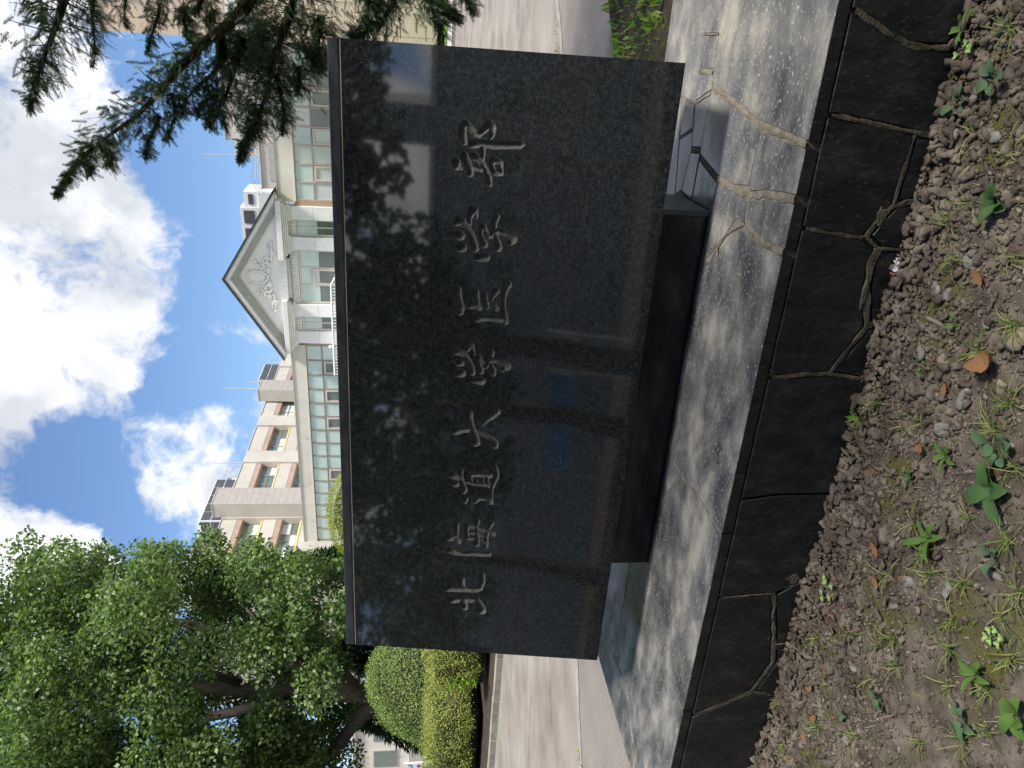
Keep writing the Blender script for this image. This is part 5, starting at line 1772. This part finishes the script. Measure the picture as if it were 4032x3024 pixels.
# straw and dry stalks scattered on the soil
mb = MB()
for i in range(520):
    x, y = random.uniform(-3.2, .45), random.uniform(.95, 2.15)
    a = random.uniform(0, 6.28)
    L = random.uniform(.012, .05)
    z = soil_z(x, y) + random.uniform(.004, .012)
    blade(mb, (x, y, z), (math.cos(a), math.sin(a), random.uniform(-.05, .15)), (0, 0, 1), L, random.uniform(.0008, .0018), random.uniform(0, .25), 3)
M_straw = mat_leaf('straw', [(.12, .09, .05), (.26, .21, .12), (.40, .34, .22), (.10, .15, .03)], rough=.8, trans=.1)
tag(mb.build('straw', M_straw), 'dry straw and stalks strewn over the soil', 'straw', kind='stuff')
# fine green growth in the soil and the grass of the bed behind the plinth
mb = MB()
for i in range(900):
    x, y = random.uniform(-3.2, .4), .9 + 1.05 * random.random() ** 1.3
    a = random.uniform(0, 6.28)
    blade(mb, (x, y, soil_z(x, y)), (math.cos(a), math.sin(a), random.uniform(.2, 1.2)), (0, 0, 1), random.uniform(.012, .035), random.uniform(.0012, .0028), .3, 3)
tag(mb.build('fine_grass', M_grass), 'sparse fine grass blades coming up through the soil', 'grass', kind='stuff')
n = 15000
gx = RNG.uniform(-2.6, 4.0, n)
gy = RNG.uniform(3.80, 9.5, n)
lim = np.interp(gx, [-2.75, .01, .43, 3.6], [3.78, 6.22, 6.66, 9.8])
keep = (gy < lim - .02) & ((np.sin(gx * 3.1 + gy * 2.3) + np.sin(gy * 5.2 - gx * 2) * .6 + RNG.normal(0, .7, n) > -.25) | (gy > lim - .22))
gx, gy = gx[keep], gy[keep]
pz = np.stack([gx, gy, np.zeros(len(gx))], 1)
d = unit(RNG.normal(0, .6, (len(gx), 3)) + np.array([0, 0, 1.0]))
L = RNG.uniform(.03, .10, len(gx))
v, f = leaf_quads(pz, d, rand_dirs(len(gx)), L, L * RNG.uniform(.10, .45, len(gx)), .05)
M_bedgrass = mat_leaf('bed_grass', [(.10, .20, .02), (.16, .30, .03), (.24, .40, .05), (.30, .33, .09)], rough=.6, trans=.35)
tag(np_mesh('bed_grass', v, f, M_bedgrass), 'bright green grass and weeds in the bed behind the plinth', 'grass', kind='stuff')
# weeds along the joint and the kerb
n = 700
t = RNG.random(n)
px = np.concatenate([np.interp(t[:300], [0, .3, 1], [-6.02, -5.29, .57]), RNG.uniform(-16, -8, 400)])
py = np.concatenate([np.interp(t[:300], [0, .3, 1], [4.72, 5.31, 9.65]) + RNG.normal(0, .03, 300), 9.75 + RNG.normal(0, .03, 400)])
keep = np.sin(px * 2.7) + np.sin(px * 6.1 + 1) > .55
px, py = px[keep], py[keep]
d = unit(RNG.normal(0, .7, (len(px), 3)) + np.array([0, 0, .8]))
L = RNG.uniform(.02, .07, len(px))
v, f = leaf_quads(np.stack([px, py, np.full(len(px), -.065)], 1), d, rand_dirs(len(px)), L, L * .4, .05)
tag(np_mesh('joint_weeds', v, f, M_bedgrass), 'small green weeds along the kerb and the road joint', 'weed', kind='stuff')
# crumbs, specks and a few dead needles on the plinth
mb = MB()
for i in range(150):
    x, y = random.uniform(-3.2, .4), random.choice((random.uniform(2.22, 2.86), random.uniform(2.76, 2.86)))
    r = random.uniform(.0012, .0035)
    mb.ball((x, y, TOP + .0015), (r, r * .8, r * .5), 5, 3)
tag(mb.build('plinth_crumbs', M_grit), 'crumbs of dirt on top of the plinth', 'dirt', kind='stuff')
x, y = -.655, 2.70
mb = MB()
dead_leaf(mb, .04, .012, .5)
o = mb.build('dead_leaf', M_dead, smooth=True)
o.location, o.rotation_euler = (-.66, 2.70, TOP + .003), (0, 0, .3)
tag(o, 'narrow dead leaf lying on the plinth in front of the base block', 'dead leaf')

# ================================================================== BEHIND THE VIEWER (seen only as reflections; one tree is added for shade)
for i, (x, y, h, r, lab) in enumerate(((-8.6, -11.5, 11.0, 4.2, 'tree across the path, mirrored in the middle of the sign stone'), (-14.5, -13, 12.0, 4.6, 'tree mirrored in the left part of the sign stone'),
                                       (4.6, -12.5, 12.5, 3.6, 'tree mirrored at the right end of the sign stone'), (-23, -16, 12, 5.0, 'tree mirrored at the far left of the sign stone'), (.6, -9.5, 13, 4.0, 'high-crowned tree mirrored along the top right of the sign stone'),
                                       (-5.6, -8.5, 13, 4.2, 'high-crowned tree mirrored along the top middle of the sign stone'), (6.0, -2.2, 12, 4.6, 'tree out of view beside the path, added to shade the plinth from the right'))):
    rg = np.random.default_rng(60 + i)
    cs = []
    while len(cs) < (46 if i < 4 else 60):
        d = rg.normal(size=3)
        d /= np.linalg.norm(d)
        p = np.array([x, y, h * .58]) + d * np.array([r, r, h * .44]) * rg.uniform(.3, 1) ** .5
        rq = p - np.array([-.1, 3.2, .36])
        rq = np.linalg.norm(rq - (rq @ np.array(SUN_DIR)) * np.array(SUN_DIR))
        if p[2] > (3.3 if i < 4 else 6.0 if i < 6 else 4.6) and rq > 1.9:  # clumps left out along a sun ray, so that sun reaches the plinth
            cs.append(p)
    b = np.array([x, y, -.07])
    broadleaf('path_tree', 'green ' + lab, b, [([b, (x + .1, y, 2.2), (x - .1, y, h * .6)], [.28, .22, .08])], np.array(cs), [rg.uniform(.7, 1.3) for _ in cs], 240 if i < 4 else 160 if i < 6 else 44, .27 if i < 4 else .34, M_leaf_in)
rb = empty('long_building', (-10, -34, -.07))
M_dull = mat_noise('dull_render', [(.20, .19, .18), (.26, .25, .235)], rough=.9, scale=.6, detail=6)
part('wall', M_dull, rb, (-40, 30, -8, 0, 0, 10.6))
part('roof', M_trim, rb, (-40.3, 30.3, -8.3, .3, 10.605, 10.9))
part('stair_tower', M_dull, rb, (5.2, 7.2, -7.9, .4, 0, 15.0))
for i in range(22):
    w_ = part('window', M_trim, rb, (-38 + i * 3, -36.2 + i * 3, .005, .06, 6.0, 7.8))
    part('pane', M_pane_d, w_, (-37.9 + i * 3, -36.3 + i * 3, .061, .08, 6.1, 7.7))
tag(rb, 'long flat-roofed building across the path, mirrored in the sign stone', 'building')
bn = empty('blue_banner', (-9.95, -14.0, 0))
M_ban = mat_noise('banner_blue', [(.10, .38, .80), (.14, .46, .88), (.70, .70, .15)], rough=.6, scale=3.5, detail=5, pos=(.40, .76))
for x in (-1.7, .05, 1.7):
    MB().tube([(x, .03, -.07), (x, .03, 2.2)], .03, 6).build('post', M_trim, bn)
part('banner_sheet', M_ban, bn, (-1.62, -.02, -.01, .02, 1.28, 2.06))
part('banner_sheet', M_ban, bn, (.06, 1.60, -.01, .02, 1.30, 2.08))
tag(bn, 'blue and yellow banner on a fence, mirrored in the lower half of the sign stone', 'banner')
pn = empty('white_panel', (-7.5, -14.0, 0))
part('panel', M_white, pn, (-.42, .42, -.01, .03, 1.45, 2.32))
for x in (-.36, .36):
    part('post', M_trim, pn, (x - .03, x + .03, -.07, -.011, -.07, 2.3))
tag(pn, 'pale panel beside the blue banner, mirrored in the sign stone', 'panel')

# the small things that lie next to something easy to find are told apart by it
LANDMARKS = (((2150, 1060), 'the large plantain rosette'), ((2168, 440), 'the lush plantain clump at the front right'), ((2100, 62), 'the toothed dandelion at the right edge'),
             ((1953, 573), 'the white paper scrap'), ((2172, 775), 'the folded largest dead leaf'), ((2196, 1545), 'the broad pale plantain in the corner'), ((2010, 1165), 'the sprawling long-leaved dandelion'),
             ((1800, 1275), 'the clover sprigs by the plinth'), ((1910, 1512), 'the paddle-leaved plantain seedling'), ((2078, 700), 'the two-leaved pale seedling'), ((2162, 172), 'the five-leaved plantain farthest right'),
             ((2075, 1560), 'the grey-green plantain at the left'), ((2112, 1455), 'the upright plantain pair'))
for grp, head in (('grass tufts on the bare soil', 'tuft of thin grass closest to '), ('pebbles on the bare soil', 'small pebble closest to '), ('rust-brown dead leaves on the soil', 'curled brown dead leaf closest to ')):
    things = [o for o in COL.objects if o.get('group') == grp]
    used = set()
    for (dx, dy), phrase in LANDMARKS:
        p = Vector(gp(dx, dy))
        o = min(things, key=lambda t_: (t_.location - p).length)
        if o.name not in used and (o.location - p).length < .35:
            used.add(o.name)
            o['label'] = head + phrase
